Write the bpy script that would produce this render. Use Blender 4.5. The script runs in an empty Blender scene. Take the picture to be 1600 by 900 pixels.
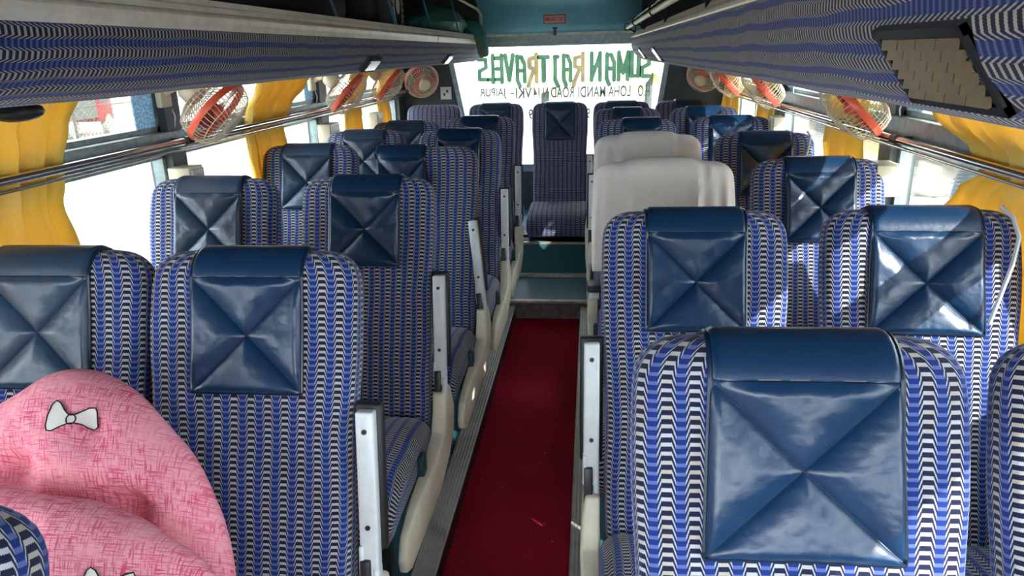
import bpy, bmesh, math, random
from mathutils import Vector, Matrix, noise
random.seed(7)
S = bpy.context.scene
C = S.collection
PI = math.pi
H = 1.58                      # eye height above the aisle carpet
# ------------------------------------------------------------------ camera
cam_d = bpy.data.cameras.new('camera'); cam = bpy.data.objects.new('camera', cam_d); C.objects.link(cam)
cam_d.sensor_width = 36; cam_d.lens = 36*1150/1600; cam_d.clip_start = .05; cam_d.clip_end = 400
_f, _vx, _vy, _sl = 1150., 924., 78., -.026
_Y = Vector((_vx-800, -(_vy-450), _f)).normalized()
_h = Vector((1, -_sl, 0)); _X = (_h - _h.dot(_Y)*_Y).normalized(); _Z = _X.cross(_Y)
if _Z.y < 0: _Z = -_Z
right = Vector((_X[0], _Y[0], _Z[0])); up = Vector((_X[1], _Y[1], _Z[1])); fwd = Vector((_X[2], _Y[2], _Z[2]))
R = Matrix((right, up, -fwd)).transposed()
cam.matrix_world = Matrix.Translation((0, 0, H)) @ R.to_4x4()
S.camera = cam
# ------------------------------------------------------------------ light
w = bpy.data.worlds.new('sky'); S.world = w; w.use_nodes = True
bg = w.node_tree.nodes['Background']; bg.inputs[0].default_value = (.86, .93, 1, 1); bg.inputs[1].default_value = 5.6
sun_d = bpy.data.lights.new('sun', 'SUN'); sun = bpy.data.objects.new('sun', sun_d); C.objects.link(sun)
sun_d.energy = 9; sun_d.angle = .009; sun_d.color = (1, .96, .88)
sun.rotation_euler = Vector((.64, -.55, .50)).to_track_quat('Z', 'Y').to_euler()
sun.location = (8, -4, 6)
S.view_settings.view_transform = 'Standard'; S.view_settings.look = 'None'
S.view_settings.gamma = 1; S.view_settings.use_curve_mapping = False
S.view_settings.exposure = 1.0

# ------------------------------------------------------------------ node helpers
class NT:
    def __init__(s, name):
        s.m = bpy.data.materials.new(name); s.m.use_nodes = True; s.t = s.m.node_tree; s.n = s.t.nodes
        s.b = s.n['Principled BSDF']; s.out = s.n['Material Output']
    def new(s, t, **k):
        n = s.n.new(t)
        for a, v in k.items(): setattr(n, a, v)
        return n
    def set(s, sock, v):
        if isinstance(v, (int, float)): sock.default_value = v
        elif isinstance(v, tuple): sock.default_value = v if len(v) == 4 or sock.type == 'VECTOR' else (*v, 1)
        else: s.t.links.new(v, sock)
    def math(s, op, a, b=0., c=0.):
        n = s.new('ShaderNodeMath', operation=op)
        s.set(n.inputs[0], a); s.set(n.inputs[1], b)
        if op in ('MULTIPLY_ADD', 'SMOOTH_MIN', 'WRAP', 'COMPARE'): s.set(n.inputs[2], c)
        return n.outputs[0]
    def clamp(s, a):
        n = s.new('ShaderNodeClamp'); s.set(n.inputs[0], a); return n.outputs[0]
    def mix(s, f, a, b):
        n = s.new('ShaderNodeMix', data_type='RGBA'); s.set(n.inputs[0], f); s.set(n.inputs[6], a); s.set(n.inputs[7], b); return n.outputs[2]
    def noise(s, scale, detail=3, rough=.5, vec=None):
        n = s.new('ShaderNodeTexNoise'); n.inputs['Scale'].default_value = scale; n.inputs['Detail'].default_value = detail
        n.inputs['Roughness'].default_value = rough
        if vec is not None: s.t.links.new(vec, n.inputs['Vector'])
        return n.outputs[0]
    def obj(s): return s.new('ShaderNodeTexCoord').outputs['Object']
    def uv(s): return s.new('ShaderNodeTexCoord').outputs['UV']
    def bump(s, h, strength=.3, dist=.002):
        n = s.new('ShaderNodeBump'); s.set(n.inputs['Height'], h); n.inputs['Strength'].default_value = strength
        n.inputs['Distance'].default_value = dist; s.t.links.new(n.outputs[0], s.b.inputs['Normal'])
    def ramp(s, f, a, b):
        n = s.new('ShaderNodeMapRange'); s.set(n.inputs[0], f); n.inputs[1].default_value = a; n.inputs[2].default_value = b; return n.outputs[0]
    def base(s, v): s.set(s.b.inputs['Base Color'], v)

def plain(name, col, rough=.5, metal=0., var=.0, scale=20, bump=0., col2=None, spec=.5):
    k = NT(name); k.b.inputs['Roughness'].default_value = rough; k.b.inputs['Metallic'].default_value = metal
    k.b.inputs['Specular IOR Level'].default_value = spec
    if var or bump or col2:
        nz = k.noise(scale, 4, .6, k.obj())
        c2 = col2 or tuple(max(0, c*(1-var)) for c in col)
        k.base(k.mix(k.ramp(nz, .35, .65), col, c2))
        if bump: k.bump(nz, bump)
    else: k.base(col)
    return k.m

def fabric():
    k = NT('woven zigzag moquette')
    sep = k.new('ShaderNodeSeparateXYZ'); k.t.links.new(k.uv(), sep.inputs[0])
    wob = k.math('SUBTRACT', k.noise(5, 1, .5, k.uv()), .5)
    u = k.math('MULTIPLY_ADD', wob, .018, sep.outputs[0]); v = k.math('MULTIPLY_ADD', wob, .01, sep.outputs[1])
    p = k.math('FRACT', k.math('DIVIDE', u, .036))
    upm = k.clamp(k.math('DIVIDE', k.math('SUBTRACT', p, .36), .15))
    dn = k.clamp(k.math('DIVIDE', k.math('SUBTRACT', p, .85), .15))
    h = k.math('SUBTRACT', upm, dn)
    teeth = k.math('PINGPONG', k.math('DIVIDE', u, .0024), .5)
    q = k.math('FRACT', k.math('ADD', k.math('MULTIPLY_ADD', h, 1.25, k.math('DIVIDE', v, .0124)), k.math('MULTIPLY', teeth, .16)))
    lit = k.math('LESS_THAN', q, .42)
    long_ = k.noise(26, 1, .5, k.uv())
    cream = k.mix(lit, (.006, .008, .035), k.mix(k.ramp(long_, .35, .65), (.42, .37, .30), (.46, .48, .52)))
    blue = k.mix(k.math('LESS_THAN', q, .40), (.003, .024, .165), (.095, .125, .34))
    col = k.mix(k.math('GREATER_THAN', h, .5), cream, blue)
    sl = k.math('MULTIPLY', k.math('GREATER_THAN', h, .03), k.math('LESS_THAN', h, .97))
    slc = k.mix(k.math('LESS_THAN', q, .40), k.mix(k.math('LESS_THAN', q, .50), (.008, .012, .05), (.15, .035, .06)), (.36, .43, .50))
    col = k.mix(sl, col, slc)
    k.base(col); k.b.inputs['Roughness'].default_value = .85; k.b.inputs['Specular IOR Level'].default_value = .25
    k.b.inputs['Sheen Weight'].default_value = .15
    k.bump(q, .25, .0015)
    return k.m

def vinyl(name, col, col2, rough=.32):
    k = NT(name)
    nz = k.noise(9, 5, .65, k.obj()); wr = k.noise(60, 6, .7, k.obj())
    wv = k.new('ShaderNodeTexVoronoi', feature='DISTANCE_TO_EDGE'); wv.inputs['Scale'].default_value = 26
    mp = k.new('ShaderNodeMapping'); mp.inputs['Scale'].default_value = (1, 2.2, 2.2); mp.inputs['Rotation'].default_value = (.3, .6, .5)
    k.t.links.new(k.obj(), mp.inputs[0])
    addn = k.new('ShaderNodeVectorMath', operation='ADD'); k.t.links.new(mp.outputs[0], addn.inputs[0])
    n3 = k.new('ShaderNodeTexNoise'); n3.inputs['Scale'].default_value = 14; k.t.links.new(k.obj(), n3.inputs['Vector'])
    sc = k.new('ShaderNodeVectorMath', operation='SCALE'); k.t.links.new(n3.outputs[1], sc.inputs[0]); sc.inputs[3].default_value = .15
    k.t.links.new(sc.outputs[0], addn.inputs[1]); k.t.links.new(addn.outputs[0], wv.inputs['Vector'])
    crack = k.math('MULTIPLY', k.ramp(wv.outputs[0], .012, 0.), k.ramp(nz, .5, .62))
    c = k.mix(k.ramp(nz, .3, .75), col, col2)
    c = k.mix(k.math('MULTIPLY', crack, .28), c, (.22, .33, .42))
    k.base(c); k.set(k.b.inputs['Roughness'], k.math('MULTIPLY_ADD', nz, .22, rough-.1))
    k.b.inputs['Specular IOR Level'].default_value = .6
    k.bump(k.math('ADD', k.math('MULTIPLY', wr, .6), k.math('MULTIPLY', nz, 1.2)), .28, .003)
    return k.m

def curtain_mat():
    k = NT('yellow curtain cloth')
    nz = k.noise(5, 3, .6, k.obj())
    mp = k.new('ShaderNodeMapping'); mp.inputs['Scale'].default_value = (1, 260, 10); k.t.links.new(k.obj(), mp.inputs[0])
    th = k.noise(1, 2, .5, mp.outputs[0])
    c = k.mix(k.ramp(nz, .35, .7), (.85, .62, .10), (.82, .66, .24)); c = k.mix(k.math('MULTIPLY', th, .35), c, (.60, .42, .08))
    k.base(c); k.b.inputs['Roughness'].default_value = .8
    tr = k.new('ShaderNodeBsdfTranslucent'); k.set(tr.inputs[0], (.95, .66, .10))
    mx = k.new('ShaderNodeMixShader'); mx.inputs[0].default_value = .30
    k.t.links.new(k.b.outputs[0], mx.inputs[1]); k.t.links.new(tr.outputs[0], mx.inputs[2]); k.t.links.new(mx.outputs[0], k.out.inputs[0])
    return k.m

def glass_mat(name, tint, refl=.6):
    k = NT(name)
    tr = k.new('ShaderNodeBsdfTransparent'); k.set(tr.inputs[0], tint)
    gl = k.new('ShaderNodeBsdfGlossy'); gl.inputs['Roughness'].default_value = .03
    fr = k.new('ShaderNodeFresnel'); fr.inputs[0].default_value = 1.35
    mx = k.new('ShaderNodeMixShader'); k.t.links.new(k.math('MULTIPLY', fr.outputs[0], refl), mx.inputs[0])
    k.t.links.new(tr.outputs[0], mx.inputs[1]); k.t.links.new(gl.outputs[0], mx.inputs[2]); k.t.links.new(mx.outputs[0], k.out.inputs[0])
    return k.m

def carpet_mat():
    k = NT('deep red carpet')
    a = k.noise(420, 2, .7, k.obj()); b = k.noise(5, 4, .6, k.obj())
    c = k.mix(k.ramp(a, .35, .65), (.16, .005, .016), (.80, .03, .07))
    c = k.mix(k.math('MULTIPLY', k.ramp(b, .4, .75), .45), c, (.26, .014, .03))
    sp = k.noise(70, 1, .5, k.obj()); c = k.mix(k.ramp(sp, .77, .79), c, (.45, .32, .3))
    k.base(c); k.b.inputs['Roughness'].default_value = 1; k.b.inputs['Specular IOR Level'].default_value = .1
    k.bump(a, .9, .006); return k.m

def pink_mat():
    k = NT('pink slub cotton')
    o = k.uv()
    def lines(sc):
        mp = k.new('ShaderNodeMapping'); mp.inputs['Scale'].default_value = sc; k.t.links.new(o, mp.inputs[0])
        return k.ramp(k.noise(1, 3, .6, mp.outputs[0]), .50, .60)
    l = k.math('MAXIMUM', lines((34, 420, 1)), lines((420, 34, 1)))
    nz = k.noise(12, 3, .6, o)
    c = k.mix(k.math('MULTIPLY', l, k.ramp(nz, .1, .6)), (.88, .36, .41), (.66, .07, .17))
    k.base(c); k.b.inputs['Roughness'].default_value = .9; k.bump(l, .1, .001)
    return k.m

def ridged(name, col, metal, rough):
    k = NT(name); sep = k.new('ShaderNodeSeparateXYZ'); k.t.links.new(k.obj(), sep.inputs[0])
    s_ = k.math('PINGPONG', k.math('DIVIDE', sep.outputs[0], .012), .5); nz = k.noise(18, 4, .6, k.obj())
    k.base(k.mix(k.ramp(nz, .4, .7), col, tuple(c*.82 for c in col))); k.b.inputs['Metallic'].default_value = metal
    k.b.inputs['Roughness'].default_value = rough; k.bump(s_, .8, .004); return k.m

M = {}
M['fabric'] = fabric()
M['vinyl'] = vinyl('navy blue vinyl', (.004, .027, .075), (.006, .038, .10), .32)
M['vinyl_lit'] = vinyl('navy vinyl with painted window sheen', (.020, .048, .090), (.03, .062, .11), .34)  # paler copy of the navy vinyl, window sheen put into the colour
M['piping'] = plain('vinyl piping', (.006, .02, .045), .3)
M['cream'] = plain('cream plastic', (.84, .78, .60), .45, var=.12, scale=14)
M['white_metal'] = plain('worn white painted metal', (.78, .84, .84), .35, var=.1, scale=30)
M['black'] = plain('black rubber', (.012, .013, .014), .5)
M['dark_metal'] = plain('dark painted metal', (.02, .022, .024), .4)
M['lever'] = plain('dark teal lever plastic', (.015, .05, .06), .3)
M['chrome'] = plain('brushed steel', (.62, .58, .53), .2, 1., var=.1, scale=8)
M['screw'] = plain('screw steel', (.05, .045, .04), .5, .6)
M['frame'] = plain('grey window frame metal', (.27, .34, .35), .4, .3, var=.3, scale=30)
M['frame_dark'] = plain('dark window frame metal', (.05, .06, .06), .45, .2, var=.3, scale=20)
def frosted():
    k = NT('speckled frosted blue film'); nz = k.noise(110, 3, .7, k.obj())
    c = k.mix(k.ramp(nz, .45, .62), (.20, .29, .36), (.45, .58, .66)); k.base(c)
    tr = k.new('ShaderNodeBsdfTranslucent'); k.set(tr.inputs[0], c)
    mx = k.new('ShaderNodeMixShader'); mx.inputs[0].default_value = .55
    k.t.links.new(k.b.outputs[0], mx.inputs[1]); k.t.links.new(tr.outputs[0], mx.inputs[2]); k.t.links.new(mx.outputs[0], k.out.inputs[0])
    return k.m
M['speckle'] = frosted()
M['bin_dark'] = plain('black bin lining', (.008, .009, .011), .7, var=.3, scale=20)
M['bin_brown'] = plain('brown bin board', (.16, .13, .08), .6, var=.3, scale=10)
M['wall'] = plain('grey green wall panel', (.045, .065, .062), .6, var=.3, scale=10)
M['blue_panel'] = plain('blue grey rear panel', (.24, .60, .72), .38, var=.15, scale=5)
M['trim'] = ridged('cream aluminium trim', (.95, .90, .80), .0, .4)
M['alu'] = ridged('ridged aluminium sill', (.55, .54, .48), .25, .42)
M['floor_blue'] = plain('blue speckled vinyl floor', (.05, .19, .25), .45, col2=(.03, .13, .18), scale=220)
M['riser'] = plain('shaded teal speckled riser vinyl', (.012, .075, .10), .6, col2=(.03, .13, .16), scale=150)  # darker copy of the floor vinyl, shade on the riser put into the colour
M['wood_riser'] = plain('worn grey riser board', (.20, .17, .145), .6, var=.5, scale=24)
M['nosing'] = plain('worn aluminium nosing', (.62, .58, .48), .4, .5, var=.4, scale=30)
M['carpet'] = carpet_mat()
M['curtain'] = curtain_mat()
M['cloth'] = plain('off white seat cover cotton', (.88, .85, .78), .9, var=.05, scale=9, bump=.1)
M['pink'] = pink_mat()
M['print_white'] = plain('white printed cloth', (.74, .72, .66), .9)
M['print_black'] = plain('black printed outline', (.01, .01, .012), .9)
M['fan_red'] = plain('orange red fan plastic', (.80, .12, .06), .35)
M['fan_pink'] = plain('faded pink fan plastic', (.80, .28, .20), .4)
M['fan_blade'] = plain('dark red fan blade plastic', (.42, .03, .03), .35)
M['fan_cream'] = plain('aged cream fan plastic', (.72, .64, .46), .4, var=.12, scale=20)
M['glass'] = glass_mat('window glass', (.96, .98, .98), .5)
M['glass_rear'] = glass_mat('rear window glass', (.97, .99, .99), .3)
def film(name, c, c2):
    k = NT(name); col = k.mix(k.ramp(k.noise(9, 3, .6, k.obj()), .4, .6), c, c2); k.base(col); k.b.inputs['Roughness'].default_value = .6
    tr = k.new('ShaderNodeBsdfTranslucent'); k.set(tr.inputs[0], col)
    mx = k.new('ShaderNodeMixShader'); mx.inputs[0].default_value = .45
    k.t.links.new(k.b.outputs[0], mx.inputs[1]); k.t.links.new(tr.outputs[0], mx.inputs[2]); k.t.links.new(mx.outputs[0], k.out.inputs[0]); return k.m
M['txt_green'] = film('green sticker film', (.045, .11, .065), (.07, .15, .09))
M['txt_gold'] = film('gold sticker film', (.28, .21, .11), (.18, .15, .08))
M['txt_grey'] = film('grey sticker film', (.045, .06, .06), (.07, .085, .08))
M['sign_red'] = plain('red sign paint', (.62, .03, .02), .5)
M['sign_pale'] = plain('pale red sign plate', (.85, .55, .46), .5)
M['green_cloth'] = plain('green polyester bag', (.05, .24, .19), .6, col2=(.08, .34, .26), scale=14, bump=.3)
M['tan_cloth'] = plain('tan hem cloth', (.34, .24, .15), .8, var=.3, scale=30)
M['bar_blue'] = plain('teal painted rod', (.05, .20, .26), .35, .2)
M['blue_wire'] = plain('white cable', (.6, .66, .72), .5)
M['vent_dark'] = plain('black vent plastic', (.015, .017, .018), .35)
M['vent_brass'] = plain('tan vent slats', (.20, .14, .07), .4, var=.3, scale=30)
M['socket_paper'] = plain('aged white plastic', (.70, .68, .60), .5)
def ground():
    k = NT('pale dusty ground with scrub'); o = k.obj(); a = k.noise(.9, 4, .65, o); b = k.noise(6, 3, .6, o)
    c = k.mix(k.ramp(b, .3, .7), (.30, .28, .23), (.22, .20, .16))
    c = k.mix(k.math('MULTIPLY', k.ramp(a, .56, .62), k.ramp(b, .40, .60)), c, (.050, .052, .022))
    k.base(c); k.b.inputs['Roughness'].default_value = .95; return k.m
M['ground'] = ground()
M['stone'] = plain('pale stone wall', (.15, .135, .115), .9, col2=(.09, .082, .075), scale=2.2, bump=.5)
M['bark'] = plain('grey tree bark', (.05, .06, .055), .9, var=.4, scale=8)
M['leaf'] = plain('yellow green foliage', (.62, .64, .40), .8, col2=(.72, .72, .50), scale=4)
M['wire'] = plain('galvanised fence wire', (.03, .04, .03), .6)
M['truck_red'] = plain('red vehicle paint', (.22, .012, .015), .4)
M['cargo'] = plain('pale green cargo panel', (.075, .085, .075), .7, var=.3, scale=3)
M['tyre'] = plain('dusty tyre', (.25, .24, .22), .9)
M['bag_black'] = plain('black nylon bag', (.006, .006, .008), .6)

# ------------------------------------------------------------------ mesh helpers
class MB:
    def __init__(s): s.v = []; s.f = []; s.uvs = []; s.mi = []
    def add(s, v, f, uv=None, mi=0):
        o = len(s.v); s.v += [tuple(p) for p in v]; s.f += [[i+o for i in q] for q in f]
        s.uvs += uv if uv else [None]*len(f); s.mi += [mi]*len(f)
    def box(s, a, b, mi=0, bev=0):
        x0, y0, z0 = a; x1, y1, z1 = b
        if x0 > x1: x0, x1 = x1, x0
        if y0 > y1: y0, y1 = y1, y0
        if z0 > z1: z0, z1 = z1, z0
        v = [(x0,y0,z0),(x1,y0,z0),(x1,y1,z0),(x0,y1,z0),(x0,y0,z1),(x1,y0,z1),(x1,y1,z1),(x0,y1,z1)]
        s.add(v, [[0,3,2,1],[4,5,6,7],[0,1,5,4],[1,2,6,5],[2,3,7,6],[3,0,4,7]], mi=mi)
    def tube(s, pts, r, n=8, closed=False, mi=0, cap=True, flat=1.):
        pts = [Vector(p) for p in pts]; m = len(pts); rr = r if isinstance(r, (list, tuple)) else [r]*m
        rings = []; prev = None
        for i, p in enumerate(pts):
            if closed: d = pts[(i+1) % m]-pts[i-1]
            else: d = pts[min(i+1, m-1)]-pts[max(i-1, 0)]
            d.normalize()
            if prev is None:
                a = Vector((0,0,1)) if abs(d.z) < .9 else Vector((1,0,0)); nx = d.cross(a).normalized()
            else:
                nx = (prev - prev.dot(d)*d).normalized()
            prev = nx; ny = d.cross(nx)
            rings.append([p + (nx*math.cos(2*PI*k/n)+ny*math.sin(2*PI*k/n)*flat)*rr[i] for k in range(n)])
        s.loft(rings, closed, cap, mi)
    def loft(s, rings, closed=False, cap=True, mi=0, uv=None):
        n = len(rings[0]); m = len(rings); v = [p for r_ in rings for p in r_]; f = []; uvs = []
        for i in range(m if closed else m-1):
            j = (i+1) % m
            for k in range(n):
                l = (k+1) % n; f.append([i*n+k, i*n+l, j*n+l, j*n+k])
                if uv:
                    ua = uv[0]; va = uv[1]; u0, u1 = ua[k], ua[k+1]
                    uvs.append([(u0, va[i]), (u1, va[i]), (u1, va[i+1]), (u0, va[i+1])])
        if cap and not closed:
            f.append(list(range(n))[::-1]); f.append([(m-1)*n+k for k in range(n)])
            if uv:
                uvs.append([(uv[0][k], uv[1][0]) for k in range(n)][::-1]); uvs.append([(uv[0][k], uv[1][-1]) for k in range(n)])
        s.add(v, f, uvs or None, mi)
    def grid(s, fn, nu, nv, uvf=None, mi=0):
        v = [fn(i/nu, j/nv) for j in range(nv+1) for i in range(nu+1)]; f = []; uvs = []
        for j in range(nv):
            for i in range(nu):
                a = j*(nu+1)+i; f.append([a, a+1, a+nu+2, a+nu+1])
                if uvf: uvs.append([uvf(i/nu, j/nv), uvf((i+1)/nu, j/nv), uvf((i+1)/nu, (j+1)/nv), uvf(i/nu, (j+1)/nv)])
        s.add(v, f, uvs or None, mi)
    def prism(s, poly, axis, a, b, mi=0):
        # poly in the two other axes
        def P(p, t): return {'x': (t, p[0], p[1]), 'y': (p[0], t, p[1]), 'z': (p[0], p[1], t)}[axis]
        n = len(poly); v = [P(p, a) for p in poly]+[P(p, b) for p in poly]
        f = [list(range(n)), [n+i for i in range(n)][::-1]]+[[i, (i+1) % n + 0, n+(i+1) % n, n+i] for i in range(n)]
        s.add(v, f, mi=mi)
    def ball(s, c, r, n=12, m=8, mi=0, fn=None):
        if isinstance(r, (int, float)): r = (r, r, r)
        v = [(c[0], c[1], c[2]-r[2])]
        for i in range(1, m):
            a = -PI/2+PI*i/m
            for k in range(n):
                b = 2*PI*k/n; p = Vector((math.cos(a)*math.cos(b), math.cos(a)*math.sin(b), math.sin(a)))
                q = fn(p) if fn else 1
                v.append((c[0]+p.x*r[0]*q, c[1]+p.y*r[1]*q, c[2]+p.z*r[2]*q))
        v.append((c[0], c[1], c[2]+r[2])); f = []
        for k in range(n):
            l = (k+1) % n; f.append([0, 1+l, 1+k]); f.append([len(v)-1, 1+(m-2)*n+k, 1+(m-2)*n+l])
            for i in range(m-2): f.append([1+i*n+k, 1+i*n+l, 1+(i+1)*n+l, 1+(i+1)*n+k])
        s.add(v, f, mi=mi)
    def build(s, name, mats, parent=None, smooth=True, bevel=0, sub=0, loc=None):
        me = bpy.data.meshes.new(name); me.from_pydata(s.v, [], s.f)
        if any(u is not None for u in s.uvs):
            l = me.uv_layers.new(name='UVMap')
            for poly, u in zip(me.polygons, s.uvs):
                if u:
                    for li, c in zip(poly.loop_indices, u): l.data[li].uv = c
        for m in (mats if isinstance(mats, (list, tuple)) else [mats]): me.materials.append(M[m] if isinstance(m, str) else m)
        for p, mi in zip(me.polygons, s.mi): p.material_index = mi; p.use_smooth = smooth
        bm = bmesh.new(); bm.from_mesh(me); bmesh.ops.recalc_face_normals(bm, faces=bm.faces); 
        if bevel: bmesh.ops.bevel(bm, geom=[e for e in bm.edges if len(e.link_faces) == 2 and e.calc_face_angle(0) > .6], offset=bevel, segments=2, affect='EDGES', profile=.5)
        bm.to_mesh(me); bm.free()
        o = bpy.data.objects.new(name, me); C.objects.link(o)
        if sub:
            md = o.modifiers.new('sub', 'SUBSURF'); md.levels = sub; md.render_levels = sub
        if smooth and bevel: me.shade_smooth()
        if smooth:
            for e in me.edges: pass
            try: me.set_sharp_from_angle(angle=math.radians(50))
            except Exception: pass
        if parent: o.parent = parent
        if loc: o.location = loc
        return o

def tag(o, label=None, cat=None, group=None, kind=None):
    if label: o['label'] = label
    if cat: o['category'] = cat
    if group: o['group'] = group
    if kind: o['kind'] = kind
    return o
def empty(name, loc, rz=0):
    o = bpy.data.objects.new(name, None); C.objects.link(o); o.location = loc; o.rotation_euler = (0, 0, rz); o.empty_display_size = .1
    return o
def struct(o, label=None): return tag(o, label, None, None, 'structure')
def kids(o): return [c for c in C.objects if c.parent == o]
def box_obj(name, a, b, mat, parent=None, bevel=0, smooth=False):
    mb = MB(); mb.box(a, b); return mb.build(name, mat, parent, smooth, bevel)

# ------------------------------------------------------------------ structure
XL, XR = -1.56, 1.09        # inner faces of side walls
YF, YB = -1.6, 6.2          # front opening, rear wall
ZP = .075                   # seat platform height
# aisle carpet and platforms
struct(box_obj('floor', (XL, YF, -.12), (XR, 6.4, -.01), 'floor_blue'), 'blue vinyl bus floor under the aisle')
tag(box_obj('aisle_carpet', (-.46, YF, -.01), (-.05, 4.29, 0), 'carpet'), 'long deep red carpet runner along the bus aisle', 'carpet')
struct(box_obj('floor', (XL, YF, -.01), (-.462, 4.29, ZP), 'floor_blue'), 'raised left seat platform')
struct(box_obj('floor', (-.048, YF, -.01), (XR, 4.29, ZP), 'floor_blue'), 'raised right seat platform')
mb = MB(); mb.box((-.53, YF, ZP), (-.455, 4.29, ZP+.006)); struct(mb.build('trim_1', 'alu', smooth=False), 'ridged aluminium strip along the left aisle edge')
mb = MB(); mb.box((-.462, YF, 0), (-.457, 4.29, ZP)); struct(mb.build('trim_2', 'dark_metal', smooth=False), 'dark side of the left aisle edge')
mb = MB(); mb.box((-.055, YF, ZP), (.02, 4.29, ZP+.006)); struct(mb.build('trim_3', 'alu', smooth=False), 'ridged aluminium strip along the right aisle edge')
mb = MB(); mb.box((-.053, YF, 0), (-.048, 4.29, ZP)); struct(mb.build('trim_4', 'dark_metal', smooth=False), 'dark side of the right aisle edge')
# steps at the back
struct(box_obj('floor', (XL, 4.30, -.01), (XR, 4.80, .113), 'floor_blue'), 'light blue first step at the rear of the aisle')
struct(box_obj('trim_5', (-.50, 4.288, 0), (.02, 4.30, .10), 'wood_riser'), 'worn grey riser board below the first rear step')
struct(box_obj('trim_6', (-.52, 4.283, .100), (.03, 4.32, .116), 'nosing', bevel=.003), 'worn aluminium nosing of the first rear step')
mb = MB(); mb.prism([(4.80, .0), (4.80, .135), (5.08, .285), (6.2, .285), (6.2, 0)], 'x', XL, XR); struct(mb.build('floor', 'riser', smooth=False), 'shade-darkened teal sloped riser and rear bench platform')
struct(box_obj('trim_7', (-.52, 4.786, .113), (.04, 4.81, .139), 'nosing', bevel=.003), 'worn aluminium nosing of the second rear step')
struct(box_obj('trim_8', (-.52, 5.062, .272), (.04, 5.09, .290), 'nosing', bevel=.003), 'worn aluminium edge strip under the rear bench')
struct(box_obj('trim_9', (-.545, 4.30, .113), (-.50, 4.80, .122), 'nosing'), 'tan edge strip beside the first rear step')

def side_wall(side, X, sgn, pil, mull):
    # sgn = direction from the cabin to outside
    nm = 'wall_'+side; Xo = X+sgn*.07
    mb = MB(); mb.box((X, YF, -.1), (Xo, 6.3, .82)); struct(mb.build(nm, 'wall', smooth=False), side+' wall below the windows')
    mb = MB(); mb.box((X, YF, 1.56), (Xo, 6.3, 2.06)); struct(mb.build(nm, 'bin_dark', smooth=False), side+' wall above the windows')
    n = 0
    for (a, b) in pil:
        p = MB(); p.box((X-sgn*.02, a, .82), (Xo, b, 1.56)); n += 1
        o = p.build(nm, 'frame_dark', smooth=False); struct(o, 'window pillar of the '+side+' wall')
        q = MB(); q.box((X+sgn*.012, a-.135, 1.335), (X+sgn*.018, a+.005, 1.56)); struct(q.build('trim_%d' % (20+n+(10 if side == 'right' else 0)), 'speckle', smooth=False), 'speckled pale blue frosted strip beside a window pillar')
    p = MB(); p.box((X-sgn*.03, YF, 1.255), (Xo-sgn*.01, 6.25, 1.335)); struct(p.build(nm, 'frame', smooth=False, bevel=.004), 'horizontal grey window rail of the '+side+' wall')
    p = MB(); p.box((X-sgn*.02, YF, .80), (Xo, 6.25, .86)); struct(p.build(nm, 'frame', smooth=False), 'window sill of the '+side+' wall')
    edges = [YF]+[c for ab in pil for c in ab]+[6.25]
    spans = [(edges[i], edges[i+1]) for i in range(0, len(edges)-1, 2)]
    k = 0
    for (a, b) in spans:
        if b-a < .2: continue
        k += 1
        wn = 'window_%d' % (k+(10 if side == 'right' else 0))
        g = MB(); g.box((X+sgn*.028, a, .84), (X+sgn*.033, b, 1.275)); g.box((X+sgn*.028, a, 1.32), (X+sgn*.033, b, 1.57))
        o = g.build(wn, 'glass', smooth=False); struct(o, 'side window pane on the '+side+', number %d from the front' % k)
        fr = MB()
        for (z0, z1) in ((.86, 1.255), (1.335, 1.56)):
            t = .018
            fr.box((X+sgn*.01, a, z0), (X+sgn*.05, a+t, z1)); fr.box((X+sgn*.01, b-t, z0), (X+sgn*.05, b, z1))
            fr.box((X+sgn*.01, a, z0), (X+sgn*.05, b, z0+t)); fr.box((X+sgn*.01, a, z1-t), (X+sgn*.05, b, z1))
        for m_ in mull:
            if a < m_ < b: fr.box((X+sgn*.005, m_-.018, .86), (X+sgn*.05, m_+.018, 1.255))
        fr.build('window_frame', 'frame', o, smooth=False)
side_wall('left', XL, -1, [(.80, .90), (2.60, 2.70), (4.20, 4.32), (5.98, 6.25)], [5.02])
side_wall('right', XR, 1, [(.80, .90), (2.79, 2.90), (4.45, 4.56), (6.0, 6.25)], [3.55, 5.2])
# unseen bulkhead and header, added to cut the light from the open front
struct(box_obj('wall_front', (XL, YF-.08, -.1), (XR, YF, .78), 'wall'), 'unseen front bulkhead below the windscreen, added to cut front light')
struct(box_obj('wall_front', (XL, YF-.08, 1.78), (XR, YF, 2.06), 'wall'), 'unseen front header above the windscreen, added to cut front light')
# ceiling
mb = MB()
def ceil(u, v):
    x = XL-.07+(XR-XL+.14)*u; c = (u-.5)*2
    return (x, YF+(6.45-YF)*v, 2.06-.10*abs(c)**4)
mb.grid(ceil, 24, 8)
o = mb.build('ceiling', 'bin_dark'); md = o.modifiers.new('t', 'SOLIDIFY'); md.thickness = .03; md.offset = 1; struct(o, 'curved dark ceiling of the bus')
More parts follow.
